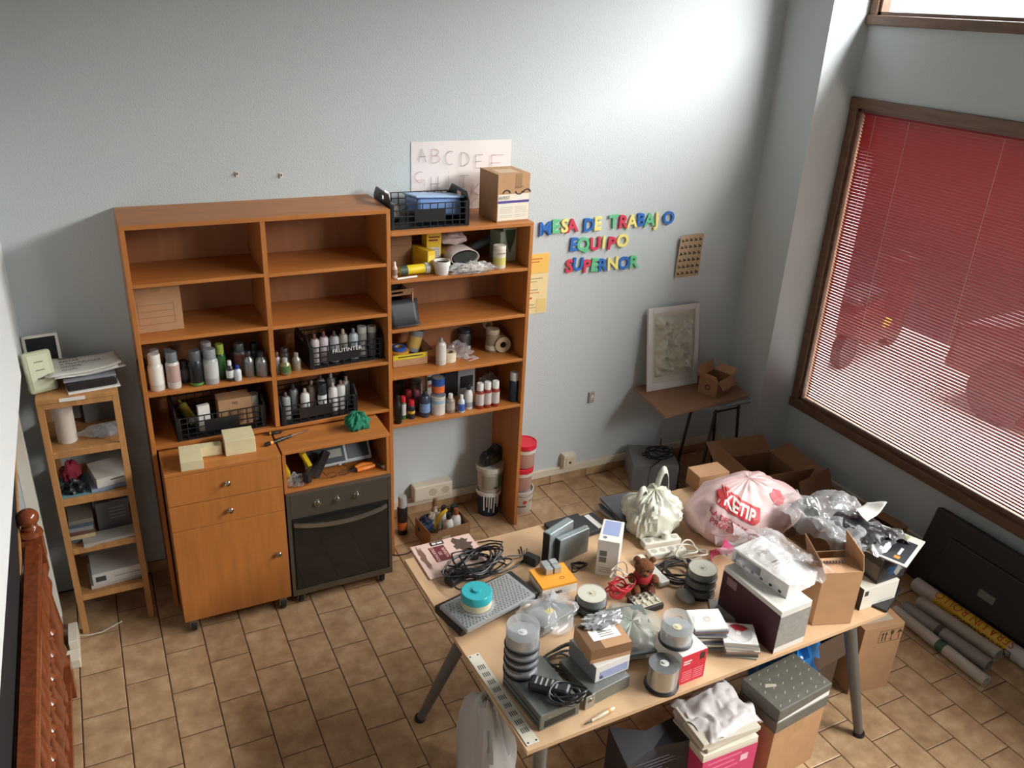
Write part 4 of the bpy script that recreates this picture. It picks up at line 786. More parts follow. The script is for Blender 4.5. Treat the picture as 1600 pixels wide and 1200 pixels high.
o = thing('paper_roll', 'brown wrapping roll lying end-on at right of third shelf', 'roll', (2.675, -.27, z + .052), rot=(PI / 2, 0, -.1)); G().lathe([(.02, -.16), (.05, -.16), (.05, 0), (.02, 0)], 24, cap=False).build('roll', pm('b09a78', .7), o, smooth=True); G().lathe([(.0195, -.16), (.0195, 0)], 18, cap=False).build('core', pm('5a4a3a', .8), o)
# row 4
z = SB[3] + .0005
gB = 'cans and bottles on the lowest shelf'
L4 = lambda *a, **k: sB(C4, 3.333, *a, group=gB, **k)
L4('flat black bottle at left end of the lowest shelf', 75, 610, 455, 40, z, '151517', '1a1a1c', None, 'bottle', 'bottle')
L4('green spray can with red top on lowest shelf', 100, 585, 460, 32, z, '2f6a3c', 'c02a34', 'c9c9c4', 'spray')
L4('short dark can with red top and yellow mark', 143, 585, 480, 38, z, '20242c', 'b8202c', 'c9a42c', 'spray', bandz=(.3, .45))
L4('dark red can behind the short red-topped cans', 128, 545, 428, 42, z, '7a2024', '8f2a2c', None, 'spray')
L4('maroon can with pinkish cap standing at the back', 168, 545, 425, 38, z, '5a2030', '8a4a5c', None, 'spray')
L4('black and blue aerosol with silver collar', 212, 577, 430, 56, z, '2f3644', '22242a', '6f8fb8', 'nozzle', bandz=(.2, .55))
o = L4('white paint tin at the base of a two-tin pile', 280, 566, 447, 78, z, 'd3d1c8', '9a9a98', '8fa8b8', 'tin', 'tin', bandz=(.62, .8))
p = o.location; can('blue and orange tin stacked on the white tin', 'tin', 0, 0, 0, 0, z + .14, '2f57a0', 'a9a9a6', 'd0662c', 'tin', at=(p.x, p.y, z + .128), rh=(.039, .095), bandz=(.05, .5), group=gB)
bpy.data.objects[-1] if False else None
L4('small brown bottle with white cap', 345, 555, 445, 48, z, '8a7a70', 'd6d2c8', 'a89a90', 'bottle', 'bottle')
L4('blue and white slim bottle with yellow print', 402, 551, 452, 36, z, 'b9c6d2', 'd8d8d4', '3a62a8', 'bottle', 'bottle', bandz=(.1, .5))
L4('white bottle with black cap on lowest shelf', 438, 535, 395, 44, z, 'cfcfca', '1c1c1e', '8a8d90', 'bottle', 'bottle', bandz=(.1, .3))
for i, (x, yb, yt) in enumerate(((497, 532, 390), (536, 526, 383), (577, 520, 378))): L4('%s of three white-capped reddish aerosols in a row' % ['leftmost', 'middle', 'rightmost'][i], x, yb, yt, 44, z, '8a2f22', 'd8d6d0', 'c2b9b4', 'spray', bandz=(.14, .6))
L4('dark aerosol with white cap at right end of lowest shelf', 672, 496, 330, 52, z, '1f2a34', 'c9c9c6', None, 'spray')
o = slab('foil_pouch', 'white and black pouch standing behind the small bottles', 'pouch', (2.245, -.19, z), (.085, .03, .205), pm('b8b2ae', .35), .05, .006, [('dark_band', (-.0425, .0425, -.0158, -.015, .165, .19), M_BLACK), ('red_band', (-.035, .035, -.0158, -.015, .12, .14), pm('8a4a44', .5))])
o = slab('blister_pack', 'grey blister pack standing behind the reddish aerosols', 'pack', (2.49, -.13, z), (.12, .03, .2), pm('8f9092', .3), .04, .003, [('window', (-.045, .045, -.0158, -.015, .05, .13), M_BLACK)])
o = slab('blister_pack', 'black blister pack beside the grey one on lowest shelf', 'pack', (2.385, -.13, z), (.08, .03, .19), pm('2a2b2e', .3), .0, .003)
clump('plastic_bag', 'clear bag standing at the back right of lowest shelf', 'bag', (2.65, -.14, z), .06, .05, .075, M_FILM, 47, .4, 24)
L4('white bottle with grey cap behind the paint tins', 170, 470, 372, 60, z, 'a9a7a2', '8d8d8b', None, 'jar', 'jar')
L4('dark glass bottle at the back left of lowest shelf', 85, 490, 385, 50, z, '2c3330', '3a423e', None, 'jar', 'jar')
# ---------------------------------------------------------------- on the floor under and beside the narrower bookcase
def bucket(label, loc, r0, r1, h, c, lid=None, rim=None, extra=None, name='bucket', group=None, rz=0):
    o = thing(name, label, 'bucket', loc, rz, group); G().lathe([(r0 * .97, 0), (r0, .004), (r1 * .97, h - .03), (r1, h - .028), (r1 * 1.02, h - .02), (r1 * 1.02, h), (r1 * .96, h), (r1 * .94, h - .02), (.001, h - .02)], 28).build('body', mat('pail_' + c, c, .5), o, smooth=True)
    if lid: G().lathe([(r1 * 1.05, h - .028), (r1 * 1.05, h + .004), (r1 * .98, h + .006), (r1 * .95, h), (.001, h)], 28).build('lid', pm(lid, .35), o, smooth=True)
    G().tube([(r1 * 1.03 * math.cos(a), r1 * 1.03 * math.sin(a), h - .06 - .0 + .02 * abs(math.cos(a)) - .03 * math.sin(a / 1)) for a in [PI + PI * i / 10 for i in range(11)]], .002, 5).build('handle', M_GREYM, o)
    return o
p = PZ(*C4(560, 1085), 0); bx, by = p.x, p.y + .06
o = bucket('blue bucket with dripped white paint under the bookcase', (bx, by, 0), .07, .082, .185, '26324e')
for a, L in ((-2.4, .12), (-2.15, .09), (-1.95, .13), (-1.75, .10), (-1.5, .14), (-1.3, .07), (-1.1, .1)): G().tube([(.083 * math.cos(a), .083 * math.sin(a), .17), (.078 * math.cos(a), .078 * math.sin(a), .17 - L * .7), (.0745 * math.cos(a), .0745 * math.sin(a), .17 - L)], [.005, .004, .005], 6).build('paint_drip', M_PAPER, o, smooth=True)
G().lathe([(.0845, .16), (.0845, .186), (.079, .187)], 26, cap=False).build('paint_rim', M_PAPER, o, smooth=True)
o = bucket('white bucket with green and grey label on the blue bucket', (bx, by - .005, .187), .075, .088, .185, 'bdb9ac', 'c6c2b6')
def arcband(r, z0, z1, a0, a1, r2=None, n=12): 
    r2 = r2 or r; return G().add([((r if k == 0 else r2) * math.cos(a0 + (a1 - a0) * i / n), (r if k == 0 else r2) * math.sin(a0 + (a1 - a0) * i / n), (z0, z1)[k]) for k in (0, 1) for i in range(n + 1)], [(i, i + 1, n + 2 + i, n + 1 + i) for i in range(n)])
arcband(.079, .03, .135, -1.2, .1, .086).build('green_label', pm('5f8a2c', .5), o, smooth=True); arcband(.079, .03, .135, -2.7, -1.22, .086).build('grey_label', pm('9a9788', .6), o, smooth=True); arcband(.0795, .036, .05, -1.6, -1.3, .081).build('dark_code', M_BLACK, o)
o = thing('oil_can', 'black plastic oil canister lying on the green-labelled bucket', 'canister', (bx + .005, by, .38), .3); g = G().prism([(-.07, 0), (.065, 0), (.075, .03), (.07, .11), (.045, .125), (.02, .10), (-.03, .075), (-.06, .08), (-.075, .05)], -.035, .035, Matrix.Rotation(PI / 2, 4, 'X')); g.build('body', M_BLACK, o, bevel=.01)
G().lathe([(.015, 0), (.015, .025)], 14, M=Matrix.Translation((-.055, 0, .075))).build('cap', M_BLACKM, o); G().box(-.03, .045, -.0362, -.035, .01, .055).build('label', pm('4a5230', .5), o)
# three red-lidded tubs
p = PZ(*C4(752, 1065), 0); tx, ty = 2.885, -.205
M_PINK = 'b58f83'
o = bucket('white tub with red emblem at the bottom of the tub stack', (tx, ty, 0), .086, .092, .165, 'cfc9bf', rz=0); arcband(.0875, .05, .062, -2.2, -1.5, .0878).build('dark_line', pm('6a5a54', .6), o); G().lathe([(.014, 0), (.014, .001)], 16, M=Matrix.Translation((-.005, -.0905, .09)) @ Matrix.Rotation(PI / 2, 4, 'X')).build('emblem', pm('b83a30', .5), o); text('FOX', .026, pm('6a5a54', .6), o, (.045, -.082, .094), (PI / 2, 0, .5))
can0 = bucket('middle tub of beige paste with red lid', (tx, ty, .168), .072, .08, .165, M_PINK, 'cf2438', group='red-lidded tubs'); bucket('topmost tub of beige paste with red lid', (tx + .012, ty - .002, .341), .072, .08, .17, M_PINK, 'd3223a', group='red-lidded tubs')
for ob, zz in ((can0, .165),): pass
for q in [x for x in bpy.data.objects if x.name.startswith('bucket') and x.get('group') == 'red-lidded tubs']: G().lathe([(.0815, .112), (.0832, .137)], 26, cap=False).build('white_rim', pm('d6d0c6', .5), q, smooth=True)
# foam can and carton of bottles
can('tall black foam aerosol with orange band standing on the floor', 'spray can', *C4(97, 1190), C4(97, 978)[1], 54 / 3.333, 0, '1c1a1a', 'a5a6a6', 'b8622c', 'spray', bandz=(.14, .34))
o = thing('metal_rule', 'dark metal rule leaning against the wall beside foam aerosol', 'tool', (1.965, -.10, 0), 0, rot=(-.06, 0, 0)); G().box(-.014, .014, -.004, .004, 0, .46).build('blade', pm('3a3834', .5, .4), o); G().box(-.016, .016, -.009, .009, .46, .54).build('grip', M_BLACK, o, bevel=.004)
ctr, w, d, rz = rect3(C4(170, 1245), C4(385, 1170), C4(130, 1120), 0)
bc = Vector((2.265, -.335, 0)); w, d, rz = .285, .215, .10
o = thing('open_carton', 'open cardboard box of white bottles under the narrower bookcase', 'box', bc, rz)
for nm, b in (('front_side', (-w / 2, w / 2, -d / 2, -d / 2 + .004, 0, .135)), ('back_side', (-w / 2, w / 2, d / 2 - .004, d / 2, 0, .135)), ('left_side', (-w / 2, -w / 2 + .004, -d / 2 + .004, d / 2 - .004, 0, .135)), ('right_side', (w / 2 - .004, w / 2, -d / 2 + .004, d / 2 - .004, 0, .135)), ('bottom', (-w / 2, w / 2, -d / 2, d / 2, 0, .003))): G().box(*b).build(nm, M_CARD2, o)
G().box(-.06, .0, -d / 2 - .0008, -d / 2, .05, .085).build('label', pm('b5a592', .7), o)
Tb = Matrix.Translation(bc) @ Matrix.Rotation(rz, 4, 'Z')
for x, y, cp, nm in ((.02, -.04, '17171a', 'front black-capped'), (.085, -.02, '8a4a2c', 'brown-capped'), (.03, .045, '17171a', 'rear black-capped')):
    p = Tb @ Vector((x, y, .004)); can('%s white bottle in the floor carton' % nm, 'bottle', 0, 0, 0, 0, p.z, 'd2cfca', cp, None, 'bottle', at=p, rh=(.033, .20), group='white bottles in the floor carton')
p = Tb @ Vector((-.01, .09, .004)); can('clear bottle with orange label in the floor carton', 'bottle', 0, 0, 0, 0, p.z, 'a58a78', '7a5a44', 'b8703a', 'bottle', at=p, rh=(.028, .24))
p = Tb @ Vector((.115, .06, .004)); can('small dark green bottle in the floor carton', 'bottle', 0, 0, 0, 0, p.z, '26302c', '1c2420', None, 'jar', at=p, rh=(.025, .17))
p = Tb @ Vector((-.03, .03, .1)); o = thing('brush', 'yellow brush handle poking out of the floor carton', 'brush', p, 0, rot=(.2, .4, .3)); G().tube([(0, 0, -.06), (0, 0, .06), (.03, 0, .11)], [.012, .016, .01], 10).build('handle', pm('d9b42c', .4), o, smooth=True)
p = Tb @ Vector((-.06, .0, .02)); o = thing('scraper', 'long grey scraper leaning out of the floor carton', 'tool', p, 0, rot=(.1, -.75, 1.2)); G().box(-.012, .012, -.005, .005, 0, .24).build('blade', pm('6a6a68', .4, .6), o, bevel=.003); G().box(-.015, .015, -.01, .01, .24, .3).build('grip', pm('4a3a2c', .5), o, bevel=.004)
p = Tb @ Vector((-.085, .06, .06)); clump('rag', 'dark blue rag at the back of the floor carton', 'rag', p, .055, .045, .05, mat('navy_cloth', '26324e', .8), 52, .5)
p = Tb @ Vector((-.03, .055, .03)); clump('plastic_bag', 'pale translucent bag inside the floor carton', 'bag', p, .06, .035, .09, mat('murky_film', 'a8a290', .4), 53, .35)
p = PZ(640, 872, 0); o = thing('cable', 'black cable curving over the tiles beside the oven trolley', 'cable', (1.93, -.40, 0)); G().tube([(-.05, .02, .004), (.0, -.015, .004), (.06, -.02, .004), (.12, .0, .004), (.18, .04, .004)], .004, 6).build('lead', M_BLACK, o, smooth=True)
# ---------------------------------------------------------------- corner stand with framed relief map
M_FORM = mat('grey_formica', '6f7674', .35)
fs = thing('folding_table', 'small grey-topped folding table in the room corner', 'table', (4.39, -.33, 0), 0)
fw, fd, fz = .40, .32, .655
G().prism([(-fw / 2 + .03, -fd / 2), (fw / 2 - .03, -fd / 2), (fw / 2, -fd / 2 + .03), (fw / 2, fd / 2 - .03), (fw / 2 - .03, fd / 2), (-fw / 2 + .03, fd / 2), (-fw / 2, fd / 2 - .03), (-fw / 2, -fd / 2 + .03)], fz - .02, fz).build('top', M_FORM, fs, bevel=.004)
for sx in (-1, 1):
    for sy in (-1, 1): G().tube([(sx * .10, sy * .12, fz - .02), (sx * .17, sy * .13, 0)], .011, 8).build('leg', pm('3a3634', .4, .5), fs, smooth=True)
G().tube([(-.12, -.12, fz - .06), (.12, -.12, fz - .06)], .008, 6).build('stretcher', pm('3a3634', .4, .5), fs)
A, B_, Cc, D_ = [PZ(*u, .676) for u in ((982, 598), (1040, 650), (1176, 618), (1118, 575))]
o = thing('board', 'bare brown board lying across the small folding table', 'board', (4.2, -.25, .656))
pts = [(A.x, -.02), (B_.x + .0, B_.y), (Cc.x - .02, Cc.y + .02), (4.66, -.03)]
G().prism([(x - 4.2, y + .25) for x, y in pts], 0, .02).build('panel', mat('hardboard', '8d6a50', .6, var=.08), o, bevel=.001)
rm = thing('relief_map', 'white-framed grey-green relief map leaning against the wall', 'picture', (4.13, -.13, .677), 0, rot=(-.17, 0, 0)); mw_, mh = .445, .60
for nm, b in (('frame_stile', (-mw_ / 2, -mw_ / 2 + .04, -.014, .006, 0, mh)), ('frame_stile', (mw_ / 2 - .04, mw_ / 2, -.014, .006, 0, mh)), ('frame_rail', (-mw_ / 2 + .04, mw_ / 2 - .04, -.014, .006, 0, .05)), ('frame_rail', (-mw_ / 2 + .04, mw_ / 2 - .04, -.014, .006, mh - .04, mh))): G().box(*b).build(nm, pm('d2cfcc', .5), rm, bevel=.003)
G().box(-mw_ / 2 + .035, mw_ / 2 - .035, .0, .004, .045, mh - .035).build('backing', pm('c9c4b8', .7), rm)
from mathutils import noise as NZ
def relief(a, b):
    x, z = (-.155 + .31 * a), .095 + .44 * b; e = min(a, 1 - a, b, 1 - b) * 10
    v = Vector((x * 12 + .7 * z, z * 12, 2)); h = .050 * (1 - 2.2 * abs(NZ.noise(v))) + .026 * (1 - 2.5 * abs(NZ.noise(v * 2.3))) + .006 * NZ.noise(v * 5)
    return (x, -.003 - max(0, h + .004) * min(1, e), z)
G().grid(relief, 46, 64).build('relief', mat('relief_paper', 'c9c8be', .7, col2='b2b59c', vs=6), rm, smooth=True, ang=180)
cb_ = thing('open_carton', 'small open carton with raised flaps on the corner board', 'box', (4.375, -.30, .677), .35); w, d, h = .19, .15, .125
for nm, b in (('front_side', (-w / 2, w / 2, -d / 2, -d / 2 + .003, 0, h)), ('back_side', (-w / 2, w / 2, d / 2 - .003, d / 2, 0, h)), ('left_side', (-w / 2, -w / 2 + .003, -d / 2 + .003, d / 2 - .003, 0, h)), ('right_side', (w / 2 - .003, w / 2, -d / 2 + .003, d / 2 - .003, 0, h)), ('bottom', (-w / 2, w / 2, -d / 2, d / 2, 0, .002))): G().box(*b).build(nm, M_CARD2, cb_)
G().add([(-w / 2, d / 2, h), (w / 2, d / 2, h), (w / 2, d / 2 + .02, h + .075), (-w / 2, d / 2 + .02, h + .075)], [(0, 1, 2, 3)]).build('flap', M_CARD, cb_, solid=.003); G().add([(w / 2, -d / 2, h), (w / 2, d / 2, h), (w / 2 + .07, d / 2, h + .03), (w / 2 + .07, -d / 2, h + .03)], [(0, 1, 2, 3)]).build('flap', M_CARD, cb_, solid=.003); G().add([(-w / 2, -d / 2, h), (-w / 2, d / 2, h), (-w / 2 - .04, d / 2, h + .05), (-w / 2 - .04, -d / 2, h + .05)], [(0, 1, 2, 3)]).build('flap', M_CARD, cb_, solid=.003); G().add([(-w / 2, -d / 2, h), (w / 2, -d / 2, h), (w / 2, -d / 2 - .05, h - .05), (-w / 2, -d / 2 - .05, h - .05)], [(0, 1, 2, 3)]).build('flap', M_CARD2, cb_, solid=.003)
G().lathe([(.022, 0), (.022, .001), (.012, .001), (.012, 0)], 16, M=Matrix.Translation((-w / 2 - .0005, 0, .06)) @ Matrix.Rotation(-PI / 2, 4, 'Y'), cap=False).build('printed_ring', pm('4a3526', .8), cb_); text('96', .045, pm('4a3526', .8), cb_, (.02, -d / 2 - .0008, .045), FRONT)
# grey machine box on the floor
o = thing('equipment_case', 'grey metal equipment case with black end on floor by wall', 'case', (3.975, -.265, 0), -.42); G().box(-.20, .13, -.14, .16, 0, .21).build('body', pm('7d7f80', .5, .1), o, bevel=.004); G().box(.13, .145, -.13, .15, .01, .2).build('end_panel', M_BLACK, o, bevel=.003); G().box(-.20, .13, -.143, -.14, .0, .19).build('side_panel', pm('76787a', .5, .1), o)
random.seed(5)
def tangle(name, label, loc, rx, ry, hz, r, m, turns, seed, ext=(), z0=None, rz=0, group=None, n=26):
    rnd = random.Random(seed); o = thing(name, label, 'cable', loc, rz, group)
    for t in range(turns):
        ph = rnd.uniform(0, 6.28); a = rnd.uniform(.6, 1.05) * rx; b = rnd.uniform(.6, 1.05) * ry; cx, cy = rnd.uniform(-.2, .2) * rx, rnd.uniform(-.2, .2) * ry; tw = rnd.uniform(-.5, .5); P = []
        for i in range(n):
            q = 2 * PI * i / n; x, y = a * math.cos(q), b * math.sin(q); w = 1 + .12 * math.sin(3 * q + ph)
            P.append((cx + w * (x * math.cos(tw) - y * math.sin(tw)), cy + w * (x * math.sin(tw) + y * math.cos(tw)), r + hz * (t / max(1, turns - 1)) + .25 * hz * (1 + math.sin(2 * q + ph))))
        G().tube(P, r, 6, closed=True).build('loop', m, o, smooth=True)
    for e in ext: G().tube(e, r, 6).build('lead', m, o, smooth=True)
    return o
tangle('cable', 'black cable coiled on top of the grey equipment case', (3.98, -.28, .212), .11, .08, .03, .005, M_BLACK, 5, 3, [[(0, 0, .03), (.02, .03, .09), (.03, .04, .12)], [(-.05, -.08, .02), (-.16, -.12, .006), (-.2, -.16, -.05), (-.21, -.19, -.16)]])
# ---------------------------------------------------------------- on the work table
tz = TZ + .0006
def stand(name, label, cat, ab, at_, bt, ct, m, z0=tz, bevel=.002, group=None, build=True, zt=None):
    p = PZ(*ab, z0); zt = zt or HZ(*at_, p); ctr, w, d, rz = rect3(at_, bt, ct, zt); h = zt - z0
    o = thing(name, label, cat, (ctr.x, ctr.y, z0), rz, group)
    if build: G().box(-w / 2, w / 2, -d / 2, d / 2, 0, h).build('body', m, o, bevel=bevel)
    return o, w, d, h
M_DISC = mat('disc_silver', 'b4b8ba', .22, .8)
M_DARKDISC = mat('disc_stack_dark', '4c5052', .3, .5)
def spindle(label, u, v, z, r=.065, hs=(.07,), kind='clear', group='disc spindles', top=None):
    p = PZ(u, v, z); o = thing('disc_spindle', label, 'disc spindle', (p.x, p.y, z), 0, group); zz = 0
    for i, h in enumerate(hs):
        G().lathe([(r * 1.03, zz), (r * 1.05, zz + .003), (r * 1.05, zz + .010), (r * .98, zz + .012)], 32).build('base', M_BLACK, o, smooth=True)
        hd = h * (.6 if kind == 'clear' else .88)
        if kind == 'bare': hd = h - .014
        G().lathe([(r * .93, zz + .0125), (r * .93, zz + hd), (.02, zz + hd), (.02, zz + hd - .001)], 32).build('discs', (M_DISC if kind != 'dark' else M_DARKDISC), o, smooth=True)
        if kind != 'bare':
            G().lathe([(r * .98, zz + .012), (r * .98, zz + h - .006), (r * .94, zz + h), (.018, zz + h), (.016, zz + h - .004), (.001, zz + h - .004)], 32, cap=False).build('cover', (M_CLEAR if (i == len(hs) - 1 or kind == 'clear') else pm('55585a', .2)), o, smooth=True)
        if i == len(hs) - 1 and kind == 'dark': G().lathe([(r * .925, zz + hd + .0004), (.019, zz + hd + .0006)], 32, cap=False).build('top_disc', pm('d2cdb8', .3), o)
        if i == len(hs) - 1:
            G().lathe([(.018, zz + hd), (.018, zz + hd + .0015), (.007, zz + hd + .0015), (.007, zz + hd + .008), (.001, zz + hd + .008)], 18).build('peg', pm(top or 'd0d2d0', .3), o, smooth=True)
        zz += h + .001
    return o
# magazine at the left back corner
o, w, d, h = stand('magazine', 'pinkish cover magazine on the left back corner of the table', 'magazine', (672, 908), (672, 905), (768, 880), (645, 854), pm('d9bcb0', .5), zt=tz + .007)
ctr, w, d, rz = rect3((672, 905), (768, 880), (645, 854), tz + .007); zz = .0075
G().box(-.08, .0, -.03, .09, zz, zz + .0006).build('maroon_block', pm('6e2f34', .5), o); G().box(-.06, .01, .10, .13, zz, zz + .0006).build('dark_block', pm('2f2422', .5), o); G().box(-.05, -.03, .108, .122, zz + .0006, zz + .0012).build('white_mark', M_PAPER, o); G().box(-.024, .002, .108, .120, zz + .0006, zz + .0012).build('white_mark', M_PAPER, o)
for i, s in enumerate(('CREATIVOS', 'DE', 'REVISTA')): text(s, .022, pm('d8bcb4', .5), o, (-.066 + .026 * i, .03, zz + .0009), (0, 0, -PI / 2))
def blob2d(seed, rx, ry, cx, cy, n=22, j=.35):
    rnd = random.Random(seed); return [(cx + rx * (1 + rnd.uniform(-j, j)) * math.cos(2 * PI * i / n), cy + ry * (1 + rnd.uniform(-j, j)) * math.sin(2 * PI * i / n)) for i in range(n)]
G().prism(blob2d(1, .014, .10, -.125, .02), zz, zz + .0006).build('printed_figure', pm('7a5f50', .6), o); G().prism(blob2d(2, .045, .055, .085, .06), zz, zz + .0006).build('printed_bouquet', pm('57463c', .6), o); G().prism(blob2d(3, .04, .05, .10, -.03, j=.15), zz, zz + .0006).build('printed_silhouette', pm('3d302a', .6), o)
tangle('cable', 'tangled bundle of black cables on the left of the table', (*PZ(738, 893, tz)[:2], tz), .155, .085, .055, .0042, M_BLACK, 13, 8, [[(.1, .0, .02), (.18, .05, .015), (.24, .10, .02), (.20, .15, .012), (.14, .17, .01)], [(.1, -.02, .03), (.2, -.01, .02), (.27, -.03, .01), (.30, .03, .01)], [(.0, -.05, .02), (.1, -.09, .01), (.2, -.08, .008), (.28, -.05, .006)]], rz=.15)
o = slab('power_adapter', 'black adapter brick buried in the cable bundle', 'adapter', (*PZ(712, 908, tz)[:2], tz), (.10, .055, .035), M_BLACK, .4, .006)
# bubble-wrapped parcel on a black laptop
o, w, d, h = stand('laptop', 'black closed laptop under the bubble-wrapped parcel', 'laptop', (718, 998), (720, 985), (842, 925), (690, 940), M_BLACK, zt=tz + .04, bevel=.008)
lz = tz + .041; ctr, w, d, rz = rect3((730, 983), (838, 927), (693, 940), lz + .03)
o = thing('bubble_parcel', 'flat parcel in silvery bubble wrap on the black laptop', 'parcel', (ctr.x, ctr.y, lz), rz)
M_BUB = mat('bubble_wrap', 'a3a5a6', .22, .45)
G().box(-w / 2, w / 2, -d / 2, d / 2, 0, .024).build('body', M_BUB, o, bevel=.008)
g = G(); hx = .0085; tot = 0
for i in range(int(w / (2 * hx)) - 1):
    for j in range(int(d / (1.75 * hx)) - 1):
        x = -w / 2 + 2 * hx * (i + 1 + (.5 if j % 2 else 0)); y = -d / 2 + 1.75 * hx * (j + 1); g.lathe([(.0065, .0235), (.005, .0265), (.001, .0275)], 6, (x, y))
b = g.build('bubbles', M_BUB, o, smooth=True); b['kind'] = 'stuff'
p = PZ(744, 945, lz + .028)
o = thing('disc_spindle', 'turquoise-topped disc spindle on the bubble wrap', 'disc spindle', (p.x, p.y, lz + .028), 0, 'disc spindles')
G().lathe([(.078, 0), (.08, .003), (.07, .006)], 32).build('base', M_CLEAR, o, smooth=True); G().lathe([(.066, .006), (.066, .038)], 32).build('discs', pm('c9c2a0', .35), o, smooth=True)
G().lathe([(.068, .039), (.068, .072), (.064, .077), (.02, .077), (.018, .086), (.001, .086)], 32).build('cover', pm('2fa3ad', .25), o, smooth=True)
o = slab('power_adapter', 'black plug-in adapter standing beside the drive enclosures', 'adapter', (*PZ(830, 880, tz)[:2], tz), (.045, .075, .045), M_BLACK, .5, .008)
for x in (-.01, .01): G().tube([(x, .037, .03), (x, .037, .065)], .0025, 6).build('pin', M_GREYM, o)
# drive enclosures
for lab, ab, at_, bt, ct in (('left of two grey drive enclosures standing on edge', (857, 882), (860, 836), (897, 813), (851, 829)), ('right of two grey drive enclosures standing on edge', (874, 882), (876, 845), (922, 825), (869, 839))):
    o, w, d, h = stand('drive_enclosure', lab, 'hard drive', ab, at_, bt, ct, pm('9aa3a6', .35, .5), bevel=.004, group='drive enclosures'); G().box(-w / 2 - .002, -w / 2, -d / 2 + .002, d / 2 - .002, .004, h - .004).build('end_plate', M_BLACK, o)
    for k in range(3): G().box(-w / 2 + .01, w / 2 - .01, -d / 2 + d * (.25 + .25 * k) - .001, -d / 2 + d * (.25 + .25 * k) + .001, h, h + .002).build('rib', pm('7d8588', .4, .5), o)
tangle('cable', 'thin black lead at the foot of the drive enclosures', (*PZ(903, 886, tz)[:2], tz), .05, .025, .01, .003, M_BLACK, 3, 19)
# yellow box with metal cubes
o, w, d, h = stand('carton', 'orange and white electronics box lettered KICHO', 'box', (848, 937), (848, 920), (902, 907), (830, 890), pm('d8d2c8', .5)); yh = h
G().box(-w / 2 - .0005, w / 2 + .0005, -d / 2 - .0005, d / 2 + .0005, h - .012, h + .0006).build('orange_top', pm('e0982c', .5), o); text('KICHO', .02, pm('3a2c20', .5), o, (-.02, -d / 2 - .001, h * .35), FRONT, off=.0008)
G().tube([(.03 + .012 * math.cos(2 * PI * i / 12), -.03 + .008 * math.sin(2 * PI * i / 12), h + .001) for i in range(12)], .0012, 4, closed=True).build('drawn_ring', pm('5a3c1c', .6), o)
p = PZ(860, 890, tz + yh); rr = o.rotation_euler.z
for i, (dx, dy, nm) in enumerate(((-.022, -.018, 'front left'), (.02, -.02, 'front right'), (-.02, .02, 'rear left'), (.022, .02, 'rear right'))):
    q = p + Matrix.Rotation(rr, 3, 'Z') @ Vector((dx, dy, 0)); o = thing('metal_block', '%s silvery heat-sink block on the orange box' % nm, 'block', (q.x, q.y, tz + yh + .001), rr, 'silvery blocks on the orange box'); G().box(-.018, .018, -.018, .018, 0, .03).build('block', pm('b9bcbd', .3, .7), o, bevel=.003)
# tall white box
o, w, d, h = stand('carton', 'tall white electronics box with blue panel standing on the table', 'box', (929, 897), (935, 843), (969, 849), (953, 812), pm('dbd8cf', .5)); 
G().box(-w / 2 + .012, w / 2 - .012, -d / 2 + .05, d / 2 - .01, h, h + .0007).build('blue_panel', pm('8f9cc4', .45), o); G().lathe([(.010, h), (.010, h + .001)], 16, (-w / 2 + .028, -d / 2 + .028)).build('emblem', pm('6a7a88', .5), o)
for z0, z1 in ((.075, .105), (.11, .14)): G().box(-w / 2 + .012, w / 2 - .055, -d / 2 - .0008, -d / 2, z0, z1).build('photo_print', pm('6d6a62', .5), o)
for k in range(3): G().box(-w / 2 + .015, w / 2 - .03, -d / 2 - .0008, -d / 2, .02 + .012 * k, .024 + .012 * k).build('print_line', pm('a09c92', .6), o)
for k in range(3): G().box(w / 2, w / 2 + .0008, -d / 2 + .02, d / 2 - .04 - .02 * k, .05 + .03 * k, .054 + .03 * k).build('print_line', pm('a09c92', .6), o)
# black notebooks, papers behind
for i, (a, b, c, rz_, nm) in enumerate((((872, 838), (925, 822), (866, 812), 0, 'rear black notebook lying behind the drive enclosures'), ((905, 838), (952, 822), (900, 808), 0, 'black notebook with white strip beside the rear notebook'))):
    o, w, d, h = stand('notebook', nm, 'notebook', (a[0], a[1] + 4), a, b, c, pm('26272a', .5), zt=tz + .02 + .006 * i, group='black notebooks')
    if i: G().box(w / 2 - .06, w / 2 - .03, -d / 2 + .01, d / 2 - .01, h, h + .0008).build('white_strip', M_PAPER, o); G().lathe([(.008, h), (.008, h + .001)], 14, (-.01, -.02)).build('sticker', pm('d9a07a', .5), o)
random.seed(9)
for i in range(6):
    p = PZ(985, 812, tz); slab('magazine', 'magazine number %s up in pile behind the white carrier bag' % ['one', 'two', 'three', 'four', 'five', 'six'][i], 'magazine', (p.x + random.uniform(-.01, .01), p.y + .03, tz + .011 * i), (.19, .25, .0108), pm(['8a8580', 'b9b4aa', '5a6478', 'a88a6a', 'c4c0b8', '4a4c52'][i], .5), random.uniform(-.25, .25), group='magazines behind the carrier bag')
